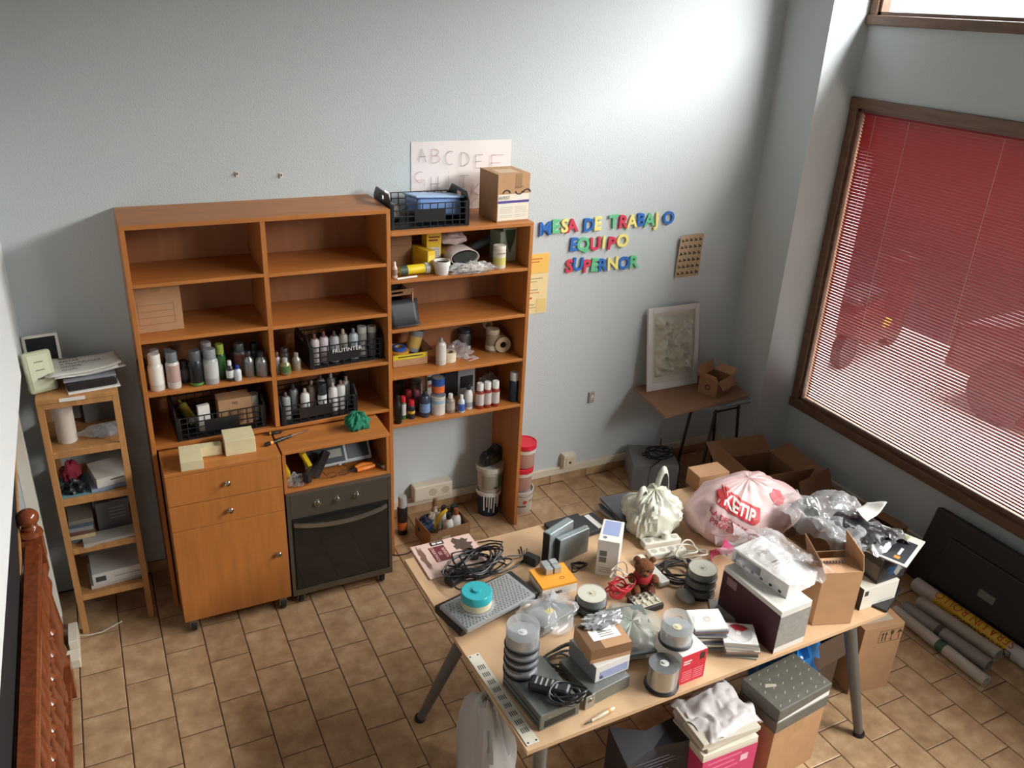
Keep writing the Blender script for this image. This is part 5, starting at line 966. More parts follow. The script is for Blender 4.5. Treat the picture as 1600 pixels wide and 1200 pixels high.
# bags
def bag(name, label, loc, sx, sy, sz, m, seed, amp=.28, n=72, freq=1.9, rz=0, group=None, crease=1.0):
    o = thing(name, label, 'bag', loc, rz, group); vs = []; k = n // 2
    for j in range(k + 1):
        ph = PI * j / k
        for i in range(n):
            a = 2 * PI * i / n; d = Vector((math.sin(ph) * math.cos(a), math.sin(ph) * math.sin(a), math.cos(ph)))
            e = Vector((d.x * freq + seed, d.y * freq, d.z * freq * .7)); e2 = Vector((math.cos(a) * 2.6 + seed, math.sin(a) * 2.6, d.z * 1.5 + .6 * NZ.noise(e)))
            q = 1.05 + amp * NZ.noise(e) - crease * (.20 * abs(NZ.noise(e2)) + .13 * abs(NZ.noise(e2 * 2.3)) + .05 * abs(NZ.noise(e2 * 5)))
            up = max(0, d.z); x, y = d.x * (1 - .28 * up ** 2), d.y * (1 - .28 * up ** 2)
            p = Vector((math.copysign(abs(x) ** .8, x) * sx * q, math.copysign(abs(y) ** .8, y) * sy * q, d.z * sz * q)); p.z = max(p.z + sz * .72, .001); vs.append(p)
    fs = [(j * n + i, j * n + (i + 1) % n, (j + 1) * n + (i + 1) % n, (j + 1) * n + i) for j in range(k) for i in range(n)]
    G().add(vs, fs).build('body', m, o, smooth=True, ang=32); return o
from mathutils.bvhtree import BVHTree
def wraptext(o, s, size, m, org, right, up, lift=.003, **k):                # lettering laid on the bag's own surface
    body = o.children[0]; bv = BVHTree.FromPolygons([v.co for v in body.data.vertices], [p.vertices for p in body.data.polygons])
    t = text(s, size, m, o, (0, 0, 0), (0, 0, 0), **k) if isinstance(s, str) else s
    R_, U_ = Vector(right).normalized(), Vector(up).normalized(); Nn = R_.cross(U_).normalized(); O = Vector(org)
    bm = bmesh.new(); bm.from_mesh(t.data); bmesh.ops.triangulate(bm, faces=bm.faces); 
    for _ in range(4): bmesh.ops.subdivide_edges(bm, edges=[e for e in bm.edges if e.calc_length() > .013], cuts=1, use_grid_fill=False); bmesh.ops.triangulate(bm, faces=bm.faces)
    bm.to_mesh(t.data); bm.free()
    for v in t.data.vertices:
        q = O + R_ * v.co.x + U_ * v.co.y; hit = bv.ray_cast(q + Nn * .6, -Nn)
        v.co = (hit[0] + Nn * (lift + v.co.z)) if hit[0] else q
    return t
p = PZ(*C5(1140, 105), zc)
o = bag('cloth', 'crumpled green cloth on the trolley top', (p.x, p.y + .03, zc), .072, .055, .06, mat('green_cloth', '1f7558', .9, bump=.2, bs=60), 6.3, .3, 48, freq=1.6, crease=1.6); o['category'] = 'cloth'
M_BAGW = mat('white_carrier_plastic', 'cfcfc0', .3, bump=.25, bs=25); M_BAGP = mat('pinkish_carrier_plastic', 'd8b9b8', .32, bump=.25, bs=18)
p = PZ(1030, 842, tz)
o = bag('carrier_bag', 'crumpled off-white carrier bag standing on the table', (p.x + .005, p.y + .09, tz), .165, .13, .14, M_BAGW, 3.1, .16, freq=1.9, crease=1.25)
for x, y, hh, t in ((-.07, 0, .10, .15), (.07, .03, .17, -.1)):
    G().add([(x + .055 * math.cos(q) * (.8 if k == 0 else .5), y + t * .05 * math.cos(q) + (.012 if k == 0 else -.012), .17 + (hh if k == 0 else hh * .82) * math.sin(q)) for q in [PI * i / 10 for i in range(11)] for k in (0, 1)], [(2 * i, 2 * i + 1, 2 * i + 3, 2 * i + 2) for i in range(10)]).build('handle', M_BAGW, o, smooth=True, solid=.002)
p = PZ(1150, 850, tz)
o = bag('carrier_bag', 'large pink-white carrier bag with red logo on the table', (p.x + .125, p.y + .12, tz), .30, .20, .165, M_BAGP, 8.4, .13, freq=1.5, rz=-.06, crease=.45)
RED = pm('c22f38', .45); rt = (.86, -.36, -.36); upv = (.2, -.35, .9)
OR = Vector((-.165, -.14, .165)); rt = Vector((.83, -.45, -.33)); upv = Vector((.28, -.12, .95)); upv = (upv - rt.normalized() * upv.dot(rt.normalized()))
pl = G().prism([(-.105, -.03), (.09, -.03), (.11, -.01), (.10, .035), (-.085, .035), (-.11, .012)], 0, .0006).build('logo_patch', RED, o); wraptext(o, pl, 0, RED, OR + upv.normalized() * .055, rt, upv, .005)
wraptext(o, 'KETIP', .062, M_PAPER, OR + upv.normalized() * .056, rt, upv, .008, off=.002); wraptext(o, 'LA DECORACIÓN', .031, pm('a83a44', .5), OR - upv.normalized() * .012, rt, upv, .009, off=.0008); wraptext(o, 'PROFESIONAL', .036, pm('a83a44', .5), OR - upv.normalized() * .045, rt, upv, .009, off=.0008)
pl = G().prism(blob2d(8, .045, .04, 0, 0, j=.2), 0, .0006).build('logo_patch', pm('d65a62', .45), o); wraptext(o, pl, 0, RED, Vector((.09, -.1, .22)), Vector((1, -.1, 0)), Vector((0, .5, .86)), .002)
p = PZ(1205, 795, tz + .1); slab('small_box', 'small white box behind the pink carrier bag', 'box', (p.x + .03, p.y + .06, tz), (.09, .08, .145), pm('d8d4cc', .5), .3, .002)
p = PZ(1115, 765, tz); o = slab('carton', 'plain cardboard box behind the carrier bags', 'box', (3.435, -1.40, tz), (.20, .12, .10), M_CARD, -.06, .002)
# power strips and leads
for i, (a, b) in enumerate((((1012, 872), (1068, 862)), ((1003, 855), (1060, 846)))):
    A, B_ = PZ(*a, tz), PZ(*b, tz); L = (B_ - A).length; o = thing('power_strip', ['front white power strip among the leads', 'rear white power strip by the off-white bag'][i], 'power strip', ((A.x + B_.x) / 2, (A.y + B_.y) / 2, tz), math.atan2(B_.y - A.y, B_.x - A.x)); G().box(-L / 2, L / 2, -.028, .028, 0, .035).build('housing', M_WHITE, o, bevel=.006)
    for k in range(4): G().lathe([(.017, .035), (.015, .0358), (.001, .0358)], 14, (-L / 2 + .03 + k * (L - .06) / 3, 0)).build('socket', pm('b5b0a4', .5), o)
    if i: G().lathe([(.018, .036), (.018, .07), (.008, .075)], 14, (.02, 0)).build('plug', M_WHITE, o, smooth=True)
tangle('cable', 'white and grey mains leads looped beside the disc spindle', (*PZ(1072, 875, tz)[:2], tz), .09, .06, .05, .0042, pm('c9c4b8', .5), 4, 31)
tangle('cable', 'dark cables spread around the power strips', (*PZ(1055, 895, tz)[:2], tz), .12, .08, .02, .0045, pm('2c2826', .5), 8, 32)
A, B_ = PZ(995, 868, tz + .02), PZ(1040, 912, tz + .02); L = (B_ - A).length; o = thing('telephone_handset', 'long white handset lying behind the teddy bear', 'handset', ((A.x + B_.x) / 2, (A.y + B_.y) / 2, tz), math.atan2(B_.y - A.y, B_.x - A.x)); G().box(-L / 2, L / 2, -.03, .03, 0, .03).build('body', pm('d6d3cb', .4), o, bevel=.012); G().box(-L / 2 + .01, L / 2 - .01, -.032, -.02, .004, .02).build('grey_edge', pm('6a6864', .5), o, bevel=.004)
p = PZ(1070, 935, tz); clump('computer_mouse', 'grey computer mouse half hidden among the cables', 'mouse', (p.x, p.y, tz), .035, .055, .025, pm('8d8a86', .4), 2, .03, 20)
# teddy bear
p = PZ(1006, 922, tz); o = thing('teddy_bear', 'small brown teddy bear in a red shirt sitting on the table', 'toy', (p.x, p.y + .02, tz), -.5)
M_FUR = mat('brown_fur', '6b3f22', .95, var=.3, vs=60, bump=1, bs=150)
def furry(name, r, c, sc, seed):
    vs = []; n = 22; k = 14
    for j in range(k + 1):
        for i in range(n):
            a = 2 * PI * i / n; ph = PI * j / k; d = Vector((math.sin(ph) * math.cos(a), math.sin(ph) * math.sin(a), math.cos(ph))); q = r * (1 + .09 * NZ.noise(d * 7 + Vector((seed, 0, 0)))); vs.append((c[0] + d.x * q * sc[0], c[1] + d.y * q * sc[1], c[2] + d.z * q * sc[2]))
    return G().add(vs, [(j * n + i, j * n + (i + 1) % n, (j + 1) * n + (i + 1) % n, (j + 1) * n + i) for j in range(k) for i in range(n)]).build(name, M_FUR, o, smooth=True, ang=180)
furry('body', .044, (0, 0, .046), (1, .9, 1.05), 1); hd = furry('head', .043, (0, -.008, .122), (1.08, .95, .95), 2)
for s in (-1, 1):
    furry('ear', .016, (s * .036, .004, .157), (1, .6, 1), 3 + s); furry('arm', .02, (s * .052, -.02, .066), (1, 1.5, .9), 6 + s); furry('leg', .024, (s * .034, -.05, .023), (.95, 1.6, .95), 9 + s)
    G().ball(.0045, (s * .016, -.049, .132), 10, 6).build('eye', M_BLACK, hd, smooth=True)
furry('muzzle', .018, (0, -.05, .112), (1.1, .8, .85), 12); G().ball(.006, (0, -.066, .118), 10, 6, (1.3, .8, .9)).build('nose', M_BLACK, hd, smooth=True)
G().lathe([(.046, .052), (.047, .07), (.040, .086), (.026, .093)], 20, cap=False).build('shirt', mat('red_jersey', 'a8202c', .8), o, smooth=True)
# little mixer
o, w, d, h = stand('audio_mixer', 'small black audio mixer with silver knobs and faders', 'mixer', (999, 961), (1000, 955), (1038, 943), (987, 931), M_BLACK, zt=tz + .03, bevel=.003)
G().box(-w / 2 + .004, w / 2 - .004, -d / 2 + .012, d / 2 - .004, h, h + .001).build('face_plate', pm('b9b29c', .4), o)
for i in range(4):
    x = -w / 2 + w * (i + .5) / 4
    for y in (d / 2 - .014, d / 2 - .034): G().lathe([(.007, h + .001), (.006, h + .011), (.001, h + .012)], 10, (x, y)).build('control_knob', pm('77756f', .3, .6), o, smooth=True)
    G().box(x - .0015, x + .0015, -d / 2 + .016, .005, h + .001, h + .002).build('fader_slot', M_BLACK, o); G().box(x - .005, x + .005, -d / 2 + .025 + .01 * (i % 3), -d / 2 + .036 + .01 * (i % 3), h + .002, h + .01).build('fader', pm('d8d4c6', .4), o)
# ribbon
tangle('ribbon', 'tangle of red and white ribbon beside the tall white box', (*PZ(965, 930, tz)[:2], tz), .06, .045, .05, .004, pm('c02432', .5), 6, 41); tangle('ribbon', 'loose white ribbon loops on the red tangle', (*PZ(965, 918, tz)[:2], tz + .03), .05, .04, .06, .003, pm('d8d0c8', .4), 3, 42)
# disc spindles
spindle('dark stacked disc tub with pale top disc, near the orange box', 922, 952, tz, .068, (.04, .052), 'dark', top='c9c4a8')
spindle('dark stacked disc tub beside the burgundy box', 1092, 925, tz, .068, (.045, .045, .05), 'dark', top='c9c4b8')
# metal drive with spindles
z1 = tz + .075
o, w, d, h = stand('metal_drive', 'left grey metal drive chassis near the table front', 'drive', (842, 1142), (845, 1120), (907, 1092), (780, 1050), pm('777b77', .4, .6), zt=z1, bevel=.003); G().box(-w / 2 + .02, w / 2 - .02, -d / 2 - .002, -d / 2, .012, .04).build('bay_slot', M_BLACK, o)
for k in range(2): G().box(-w / 2 - .001, -w / 2, -d / 2 + .01, d / 2 - .01, .02 + .025 * k, .024 + .025 * k).build('side_groove', M_BLACKM, o)
for x in (-.05, .06): G().lathe([(.004, 0), (.004, .001)], 10, M=Matrix.Translation((x, -d / 2 - .0005, .055)) @ Matrix.Rotation(PI / 2, 4, 'X')).build('screw', M_CHROME, o)
spindle('tower of four clear disc tubs on the metal drive', 813, 1046, z1, .066, (.047, .035, .04, .10), 'clear')
p = PZ(858, 1080, z1); o = slab('power_adapter', 'black adapter lying on the left metal drive', 'adapter', (p.x - .0, p.y, z1 + .001), (.16, .062, .04), M_BLACK, -.75, .012)
for k in range(5): G().box(-.055 + .02 * k, -.048 + .02 * k, -.02, .02, .04, .0406).build('label_print', pm('8d8d8a', .5), o)
tangle('cable', 'black lead looped on the left metal drive', (*PZ(880, 1092, z1)[:2], z1 + .001), .07, .045, .03, .0042, M_BLACK, 6, 51, rz=-.7)
tangle('cable', 'grey cables between the two metal drives', (*PZ(880, 1040, tz)[:2], tz), .10, .06, .03, .0045, pm('4a4a46', .5), 5, 52)
# second metal drive, white box, brown box
o, w, d, h = stand('metal_drive', 'right grey metal drive under the brown and white boxes', 'drive', (925, 1105), (926, 1085), (985, 1055), (868, 1035), pm('80847f', .4, .6), zt=tz + .06, bevel=.003); z2 = tz + h + .001
G().box(-w / 2 - .035, -w / 2 + .012, -d / 2 - .004, -d / 2, .0, .062).build('face_plate', pm('a9aaa6', .35, .7), o, bevel=.002); G().lathe([(.012, 0), (.012, .003), (.005, .004)], 16, M=Matrix.Translation((-w / 2 - .01, -d / 2 - .004, .035)) @ Matrix.Rotation(PI / 2, 4, 'X')).build('lock', M_CHROME, o, smooth=True)
o, w, d, h = stand('carton', 'white electronics box with pale blue panel under the brown box', 'box', (930, 1072), (932, 1044), (985, 1022), (878, 1004), pm('d6d4cf', .5), z0=z2, zt=z2 + .075); z3_ = z2 + h + .001
G().box(-w / 2 + .02, w / 2 - .008, -d / 2 - .0008, -d / 2, .008, .045).build('blue_panel', pm('96a0c2', .45), o); G().lathe([(.008, 0), (.008, .001)], 14, M=Matrix.Translation((-w / 2 + .028, -d / 2 - .0006, .018)) @ Matrix.Rotation(PI / 2, 4, 'X')).build('emblem', pm('3a4a72', .5), o)
G().box(-w / 2 - .001, -w / 2, -d / 2, d / 2, 0, h).build('grey_side', pm('77797c', .5), o)
o, w, d, h = stand('carton', 'brown taped box with white address label in front of clear pouch', 'box', (928, 1046), (924, 1018), (988, 1002), (882, 982), M_CARD, z0=z3_, zt=z3_ + .065); zb_ = z3_ + h
G().box(-.055, .065, -.03, .03, h, h + .0008).build('address_label', M_PAPER, o); G().box(-w / 2, -w / 2 + .06, -d / 2, d / 2, h, h + .0006).build('brown_tape', pm('6f523a', .15), o); G().box(-w / 2, w / 2, -d / 2 - .0008, -d / 2, .02, h).build('brown_tape', pm('7a5a40', .12), o)
for k in range(3): G().box(-.02, .04, -.015 + .012 * k, -.012 + .012 * k, h + .0008, h + .0014).build('print_line', pm('6a6a68', .6), o)
p = PZ(940, 972, zb_); clump('antistatic_pouch', 'crinkled silvery pouch on the brown taped box', 'pouch', (p.x, p.y, zb_ + .001), .085, .04, .016, mat('silver_film', 'c9cacc', .18, .7), 61, .6, 34)
# clear pouches
p = PZ(855, 975, tz); o = thing('metal_enclosure', 'grey drive case wrapped in a clear pouch', 'drive', (p.x + .02, p.y + .03, tz), .3); G().box(-.10, .09, -.07, .07, 0, .045).build('body', pm('7d8483', .4, .3), o, bevel=.004); G().box(-.02, .02, -.02, .01, .045, .046).build('yellow_sticker', pm('b8a43a', .5), o)
bag('plastic_bag', 'clear plastic bag around the grey drive case', (p.x + .02, p.y + .03, tz), .15, .11, .05, M_FILM, 5.5, .4, 40, rz=.3)
p = PZ(975, 1000, tz); o = thing('circuit_sleeve', 'greenish circuit card in grey sleeve behind the brown box', 'circuit board', (p.x + .01, p.y - .01, tz + .06), .0, rot=(.12, -.05, -.25)); G().box(-.10, .10, -.14, .12, 0, .012).build('card', pm('5f6a66', .4), o, bevel=.003); G().box(-.05, .03, .0, .06, .012, .0128).build('green_patch', pm('8fb09c', .5), o)
bag('padded_sleeve', 'translucent grey padded sleeve behind the brown taped box', (p.x + .03, p.y + .0, tz), .15, .17, .055, M_CLOUD, 12.5, .22, 40, rz=-.25)
# front spindles, red box, disc cases
o, w, d, h = stand('carton', 'red and white drive box near the table front edge', 'box', (1066, 1073), (1067, 1027), (1106, 1012), (1028, 985), pm('d8d2cc', .5)); rh_ = tz + h
G().box(-w / 2 - .0004, w / 2 + .0004, -d / 2 - .001, -d / 2, 0, h).build('red_front', pm('c8203a', .45), o); G().box(w / 2 - .035, w / 2 - .01, -d / 2 - .0018, -d / 2 - .001, h - .045, h - .01).build('photo_print', pm('3a1c20', .5), o)
for k in range(5): G().box(-w / 2 + .01, -.004, -d / 2 - .0018, -d / 2 - .001, .015 + .011 * k, .018 + .011 * k).build('print_line', pm('e08a94', .5), o); G().box(.004, w / 2 - .01, -d / 2 - .0018, -d / 2 - .001, .015 + .011 * k, .018 + .011 * k).build('print_line', pm('e08a94', .5), o)
plines(o, -w / 2 + .01, -w / 2 + .05, h - .035, M_PAPER, -d / 2 - .0012, 2, .012, .006)
spindle('clear disc tub on top of the red box', 1055, 1000, rh_ + .001, .066, (.11,), 'clear', top='d8cfa0')
spindle('open stack of bare discs beside the red box', 1033, 1070, tz, .066, (.125,), 'bare')
def case_pile(u, v, n, seed, rz0, labels, z=tz):
    rnd = random.Random(seed); p = PZ(u, v, z); zz = z
    for i in range(n):
        h = .0102; top = i == n - 1; c = ['4a4c4e', '8f8f8a', 'b9b6ae', '6a5a58', '3a4a44', 'c9c6c0', '5a5a60', '9a8478'][rnd.randrange(8)]
        o = thing('disc_case', labels(i), 'disc case', (p.x + rnd.uniform(-.006, .006), p.y + rnd.uniform(-.006, .006), zz), rz0 + rnd.uniform(-.12, .12) * (1 if i < n - 1 else .3), 'disc cases on the table')
        G().box(-.071, .071, -.0625, .0625, 0, h - .001).build('tray', pm(c, .35), o, bevel=.001); G().box(-.071, .071, -.0625, .0625, h - .0009, h - .0002).build('insert', pm(['d6d4ce', '8a8a8a', 'b0a89c', '5a6478'][rnd.randrange(4)] if not top else 'dedbd6', .4), o); zz += h
    return o, zz
NUM = ['bottom', 'second', 'third', 'fourth', 'fifth', 'sixth', 'seventh', 'eighth', 'ninth', 'tenth', 'eleventh']
o, zz = case_pile(1100, 1003, 12, 71, -.35, lambda i: ('white-topped' if i == 11 else NUM[i] + ' from below') + ' disc case in the tall pile beside the clear tub')
G().lathe([(.058, .0101), (.058, .0108), (.012, .0108), (.012, .0101)], 32, cap=False).build('disc', pm('d8d6d0', .25), o); G().lathe([(.02, .0109), (.018, .0112), (.007, .0112)], 20, cap=False).build('hub', pm('b9b6ae', .3), o)
o, zz = case_pile(1152, 1014, 8, 72, -.5, lambda i: ('disc case with red and white disc on top' if i == 7 else NUM[i] + ' from below disc case') + ' in the short pile')
G().lathe([(.057, .0101), (.057, .0108), (.011, .0108), (.011, .0101)], 32, cap=False).build('disc', pm('c9c4c4', .2, .3), o); G().add([(.018 * math.cos(a), .018 * math.sin(a), .0112) for a in [.6 + 1.6 * i / 6 for i in range(7)]] + [(.055 * math.cos(a), .055 * math.sin(a), .0112) for a in [.6 + 1.6 * i / 6 for i in range(7)]], [(i, i + 1, i + 8, i + 7) for i in range(6)]).build('red_print', pm('a8242c', .4), o)
p = PZ(1133, 955, tz); slab('disc_case', 'clear flat case lying against the burgundy box', 'disc case', (p.x, p.y, tz), (.14, .125, .012), pm('a9a8a2', .15), -.55, .002)
# burgundy printer box and what lies on it
o, w, d, h = stand('carton', 'long burgundy and white printer box on the table', 'box', (1214, 1024), (1222, 957), (1270, 938), (1133, 884), pm('d2cfc9', .5)); bz = tz + h
G().box(-w / 2 - .001, -w / 2, -d / 2, d / 2, .0, h - .022).build('burgundy_side', pm('3f1a24', .45), o); G().box(-w / 2, w / 2, -d / 2 - .001, -d / 2, .03, h - .03).build('grey_front', pm('8f8d88', .5, var=.1, vs=60), o); G().box(-w / 2 - .002, -w / 2 - .001, d / 2 - .09, d / 2 - .03, h - .075, h - .035).build('printed_word', pm('8a6a70', .5), o)
o, w, d, h = stand('carton', 'flat white box with black icons on the printer box', 'box', (1226, 944), (1233, 915), (1278, 893), (1160, 850), pm('d6d4d0', .5), z0=bz + .001, zt=bz + .07); wz = bz + h
for k in range(7): G().box(-w / 2 - .0008, -w / 2, -d / 2 + .03 + .05 * k, -d / 2 + .045 + .05 * k, .008, .02).build('icon', M_BLACK, o)
G().box(-w / 2 - .0008, -w / 2, d / 2 - .16, d / 2 - .02, .02, .058).build('photo_print', pm('55504e', .5), o); G().box(-w / 2 + .02, w / 2 - .02, -.02, d / 2 - .05, h, h + .0008).build('printed_panel', pm('b9b5b0', .5), o)
for k in range(3): G().lathe([(.014, h + .0008), (.014, h + .0014)], 14, (-.03 + .03 * k, .06)).build('product_print', pm('8a8078', .5), o)
for k in range(6): G().box(-.05, .05, -.012 - .018 * k, -.006 - .018 * k, h, h + .0008).build('print_line', pm('9a9690', .6), o)
def drape(name, label, a, b, c, z, m, seed, amp=.02, n=34, sag=.06, th=.0, group=None, over=1.0):
    ctr, w, d, rz = rect3(a, b, c, z); o = thing(name, label, 'bag', (ctr.x, ctr.y, z), rz, group)
    def f(s, t):
        x, y = (s - .5) * w, (t - .5) * d; e = max(abs(s - .5), abs(t - .5)) * 2; v = Vector((x * 7 + seed, y * 7, 1))
        hh = amp * (NZ.noise(v) + .7 * abs(NZ.noise(v * 2.1)) + .22 * abs(NZ.noise(v * 4.6))) - sag * max(0, e - .72) / .28 * (.6 + .8 * NZ.noise(Vector((s * 5, t * 5, seed))))
        j = .035 * NZ.noise(Vector((s * 4, t * 4, seed + 9))) ; return (x + j, y + j * .7, hh + .012)
    G().grid(f, n, n).build('film', m, o, smooth=True, ang=35); return o
drape('plastic_bag', 'shiny clear plastic bag draped over the icon-printed white box', (1232, 928), (1306, 892), (1140, 842), wz + .012, M_FILM, 3.3, .035, 40, .07)
drape('plastic_bag', 'inner fold of clear plastic over the printed box top', (1225, 905), (1285, 878), (1165, 850), wz + .03, M_FILM, 6.1, .03, 34, .03)
p = PZ(1120, 880, tz); o = thing('gift_bag', 'magenta and clear gift bag between disc tub and printer box', 'bag', (p.x + .03, p.y + .02, tz), .2); G().grid(lambda a, b: (-.06 + .12 * a + .02 * math.sin(5 * b), .03 * math.sin(3 * a + 4 * b), .005 + .10 * b), 10, 12).build('magenta_part', pm('b3265e', .4), o, smooth=True, solid=.003); G().grid(lambda a, b: (-.07 + .16 * a + .03 * math.sin(4 * b), -.02 + .04 * math.sin(4 * a + 3 * b), .09 + .10 * b), 10, 10).build('clear_part', M_FILM, o, smooth=True)
# open carton and dark printed box at the right end
o, w, d, h = stand('open_carton', 'tall plain cardboard box standing open at the table right end', 'box', (1267, 977), (1288, 897), (1350, 894), (1262, 862), M_CARD, build=False)
ch_ = h
for nm, b in (('front_side', (-w / 2, w / 2, -d / 2, -d / 2 + .004, 0, h)), ('back_side', (-w / 2, w / 2, d / 2 - .004, d / 2, 0, h)), ('left_side', (-w / 2, -w / 2 + .004, -d / 2 + .004, d / 2 - .004, 0, h)), ('right_side', (w / 2 - .004, w / 2, -d / 2 + .004, d / 2 - .004, 0, h)), ('bottom', (-w / 2, w / 2, -d / 2, d / 2, 0, .003))): G().box(*b).build(nm, M_CARD, o)
G().add([(-w / 2, -d / 2, h), (-w / 2, d / 2, h), (-w / 2 - .03, d / 2, h + .10), (-w / 2 - .03, -d / 2, h + .07)], [(0, 1, 2, 3)]).build('flap', M_CARD2, o, solid=.004); G().add([(w / 2, -d / 2, h), (w / 2, d / 2, h), (w / 2 - .02, d / 2, h + .11), (w / 2 - .02, -d / 2, h + .09)], [(0, 1, 2, 3)]).build('flap', M_CARD, o, solid=.004); G().add([(-w / 2, -d / 2, h), (w / 2, -d / 2, h), (w / 2 - .01, d / 2 - .08, h + .02), (-w / 2 + .01, d / 2 - .08, h + .02)], [(0, 1, 2, 3)]).build('flap', M_CARD, o, solid=.004)
for k in range(7): G().box(-.07 + .014 * k, -.062 + .014 * k, d / 2 - .12, d / 2 - .1, h + .02, h + .0235).build('print_bar', pm('4a3020', .7), o)
z5 = tz
o, w, d, h = stand('carton', 'white box with little square emblem under the dark printed box', 'box', (1345, 955), (1351, 922), (1406, 905), (1335, 885), pm('d2cec4', .5)); 
G().box(-w / 2 - .001, -w / 2, -d / 2, d / 2, 0, h).build('dark_side', pm('2c2b28', .5), o); G().box(-w / 2 + .01, -w / 2 + .032, -d / 2 - .0008, -d / 2, h - .04, h - .015).build('emblem', pm('3a3c38', .5), o); G().box(0, w / 2 - .02, -d / 2 - .0008, -d / 2, .02, .023).build('print_line', pm('9a958a', .5), o); z6 = tz + h + .001
o, w, d, h = stand('carton', 'dark box printed with blue night scene at the right end', 'box', (1372, 914), (1380, 876), (1422, 862), (1350, 855), pm('2c2c2e', .45), z0=z6); z7 = z6 + h
G().prism(blob2d(21, .05, .03, .02, .06, j=.4), 0, .0008, Matrix.Translation((0, -d / 2 - .0002, 0)) @ Matrix.Rotation(PI / 2, 4, 'X')).build('blue_print', pm('24405f', .4), o); G().prism(blob2d(22, .02, .025, .035, .05, j=.4), 0, .0014, Matrix.Translation((0, -d / 2 - .0002, 0)) @ Matrix.Rotation(PI / 2, 4, 'X')).build('pale_print', pm('8a8a84', .4), o)
G().box(-w / 2 - .0008, -w / 2, -.05, .03, .02, .09).build('side_print', pm('5a5850', .45), o)
p = PZ(1402, 940, tz); slab('tablet', 'flat black slab poking over the right edge of the table', 'tablet', (p.x - .04, p.y + .06, tz), (.22, .12, .012), M_BLACK, .42, .003)
o = slab('magazine', 'dark cover magazine with green corner on the printed box', 'magazine', (*PZ(1395, 850, z7 + .01)[:2], z7 + .001), (.27, .21, .006), pm('d6d4cc', .5), .4, 0); G().box(-.12, .08, -.09, .09, .006, .0066).build('dark_cover', pm('2c2f34', .4), o); G().box(.08, .125, -.04, .09, .006, .0068).build('green_corner', pm('9ab07a', .4), o); G().box(-.065, .0, -.052, -.04, .0066, .0072).build('title_print', M_PAPER, o); G().box(-.1, -.075, -.06, -.035, .0066, .0072).build('gold_mark', pm('c08a3a', .4), o)
M_FOIL = mat('grey_foil', 'a5a6a6', .2, .65)
fp = PZ(1345, 815, z7 + .06)
drape('foil_bag', 'silver-grey foil bag heaped above the dark printed box', (1345, 870), (1425, 845), (1275, 775), z7 + .02, M_FOIL, 11.3, .05, 44, .05)
drape('foil_bag', 'black lining folded out of the foil bag', (1350, 855), (1405, 840), (1310, 805), z7 + .045, pm('2f3032', .25), 14.3, .03, 30, .03)
drape('plastic_bag', 'clear sheath around the foil bag heap', (1318, 868), (1418, 840), (1250, 770), z7 + .035, M_FILM, 17.7, .05, 40, .09)
sheet('paper_sheet', 'torn white paper on the foil bag heap', 'paper', (*PZ(1355, 800, z7 + .09)[:2], z7 + .085), .15, .09, M_PAPER, .2, .05, 2)
# small things at the table front
A, B_ = PZ(730, 1026, tz), PZ(824, 1166, tz); C_ = PZ(745, 1023, tz); L = (B_ - A).length; rz_ = math.atan2(A.y - B_.y, A.x - B_.x)
o = thing('rack_panel', 'cream perforated metal strip along the left table edge', 'metal strip', ((A.x + B_.x) / 2 + .025, (A.y + B_.y) / 2 + .0, tz), rz_)
G().box(-L / 2, L / 2, -.026, .026, 0, .003).build('plate', pm('cfcabb', .45), o)
for i in range(9):
    for k in range(4): G().box(-L / 2 + .055 + i * (L - .12) / 8.6 + .0, -L / 2 + .055 + i * (L - .12) / 8.6 + .024, -.014 + .008 * k, -.0105 + .008 * k, .003, .0034).build('vent_slot', M_BLACKM, o)
for sx in (-1, 1):
    for sy in (-1, 1): G().lathe([(.004, .003), (.004, .0036)], 10, (sx * (L / 2 - .01), sy * .017)).build('screw_hole', M_BLACKM, o)
driver('slim tester screwdriver with orange end lying at the table front', (960, 1106), (912, 1133), tz, 'c0b49a', hl=.75, r=.008)
# ---------------------------------------------------------------- under and beyond the table
def opencarton(label, loc, rz, w, d, h, m=None, flaps=((0, .1, .05), (1, .1, .05), (2, .1, .05), (3, .1, .05)), name='open_carton'):
    m = m or M_CARD2; o = thing(name, label, 'box', loc, rz)
    for nm, b in (('front_side', (-w / 2, w / 2, -d / 2, -d / 2 + .004, 0, h)), ('back_side', (-w / 2, w / 2, d / 2 - .004, d / 2, 0, h)), ('left_side', (-w / 2, -w / 2 + .004, -d / 2 + .004, d / 2 - .004, 0, h)), ('right_side', (w / 2 - .004, w / 2, -d / 2 + .004, d / 2 - .004, 0, h)), ('bottom', (-w / 2, w / 2, -d / 2, d / 2, 0, .003))): G().box(*b).build(nm, m, o)
    for s, ou, up in flaps:
        v = {0: [(-w / 2, -d / 2, h), (w / 2, -d / 2, h), (w / 2, -d / 2 - ou, h + up), (-w / 2, -d / 2 - ou, h + up)], 1: [(-w / 2, d / 2, h), (w / 2, d / 2, h), (w / 2, d / 2 + ou, h + up), (-w / 2, d / 2 + ou, h + up)], 2: [(-w / 2, -d / 2, h), (-w / 2, d / 2, h), (-w / 2 - ou, d / 2, h + up), (-w / 2 - ou, -d / 2, h + up)], 3: [(w / 2, -d / 2, h), (w / 2, d / 2, h), (w / 2 + ou, d / 2, h + up), (w / 2 + ou, -d / 2, h + up)]}[s]
        G().add(v, [(0, 1, 2, 3)]).build('flap', m, o, solid=.004)
    return o
p = PZ(1225, 790, 0)
opencarton('large open brown carton on the floor in the window corner', (4.42, -.83, 0), -.12, .48, .42, .30, flaps=((0, .04, .12), (1, .12, .08), (3, .14, .05), (2, -.02, .12)))
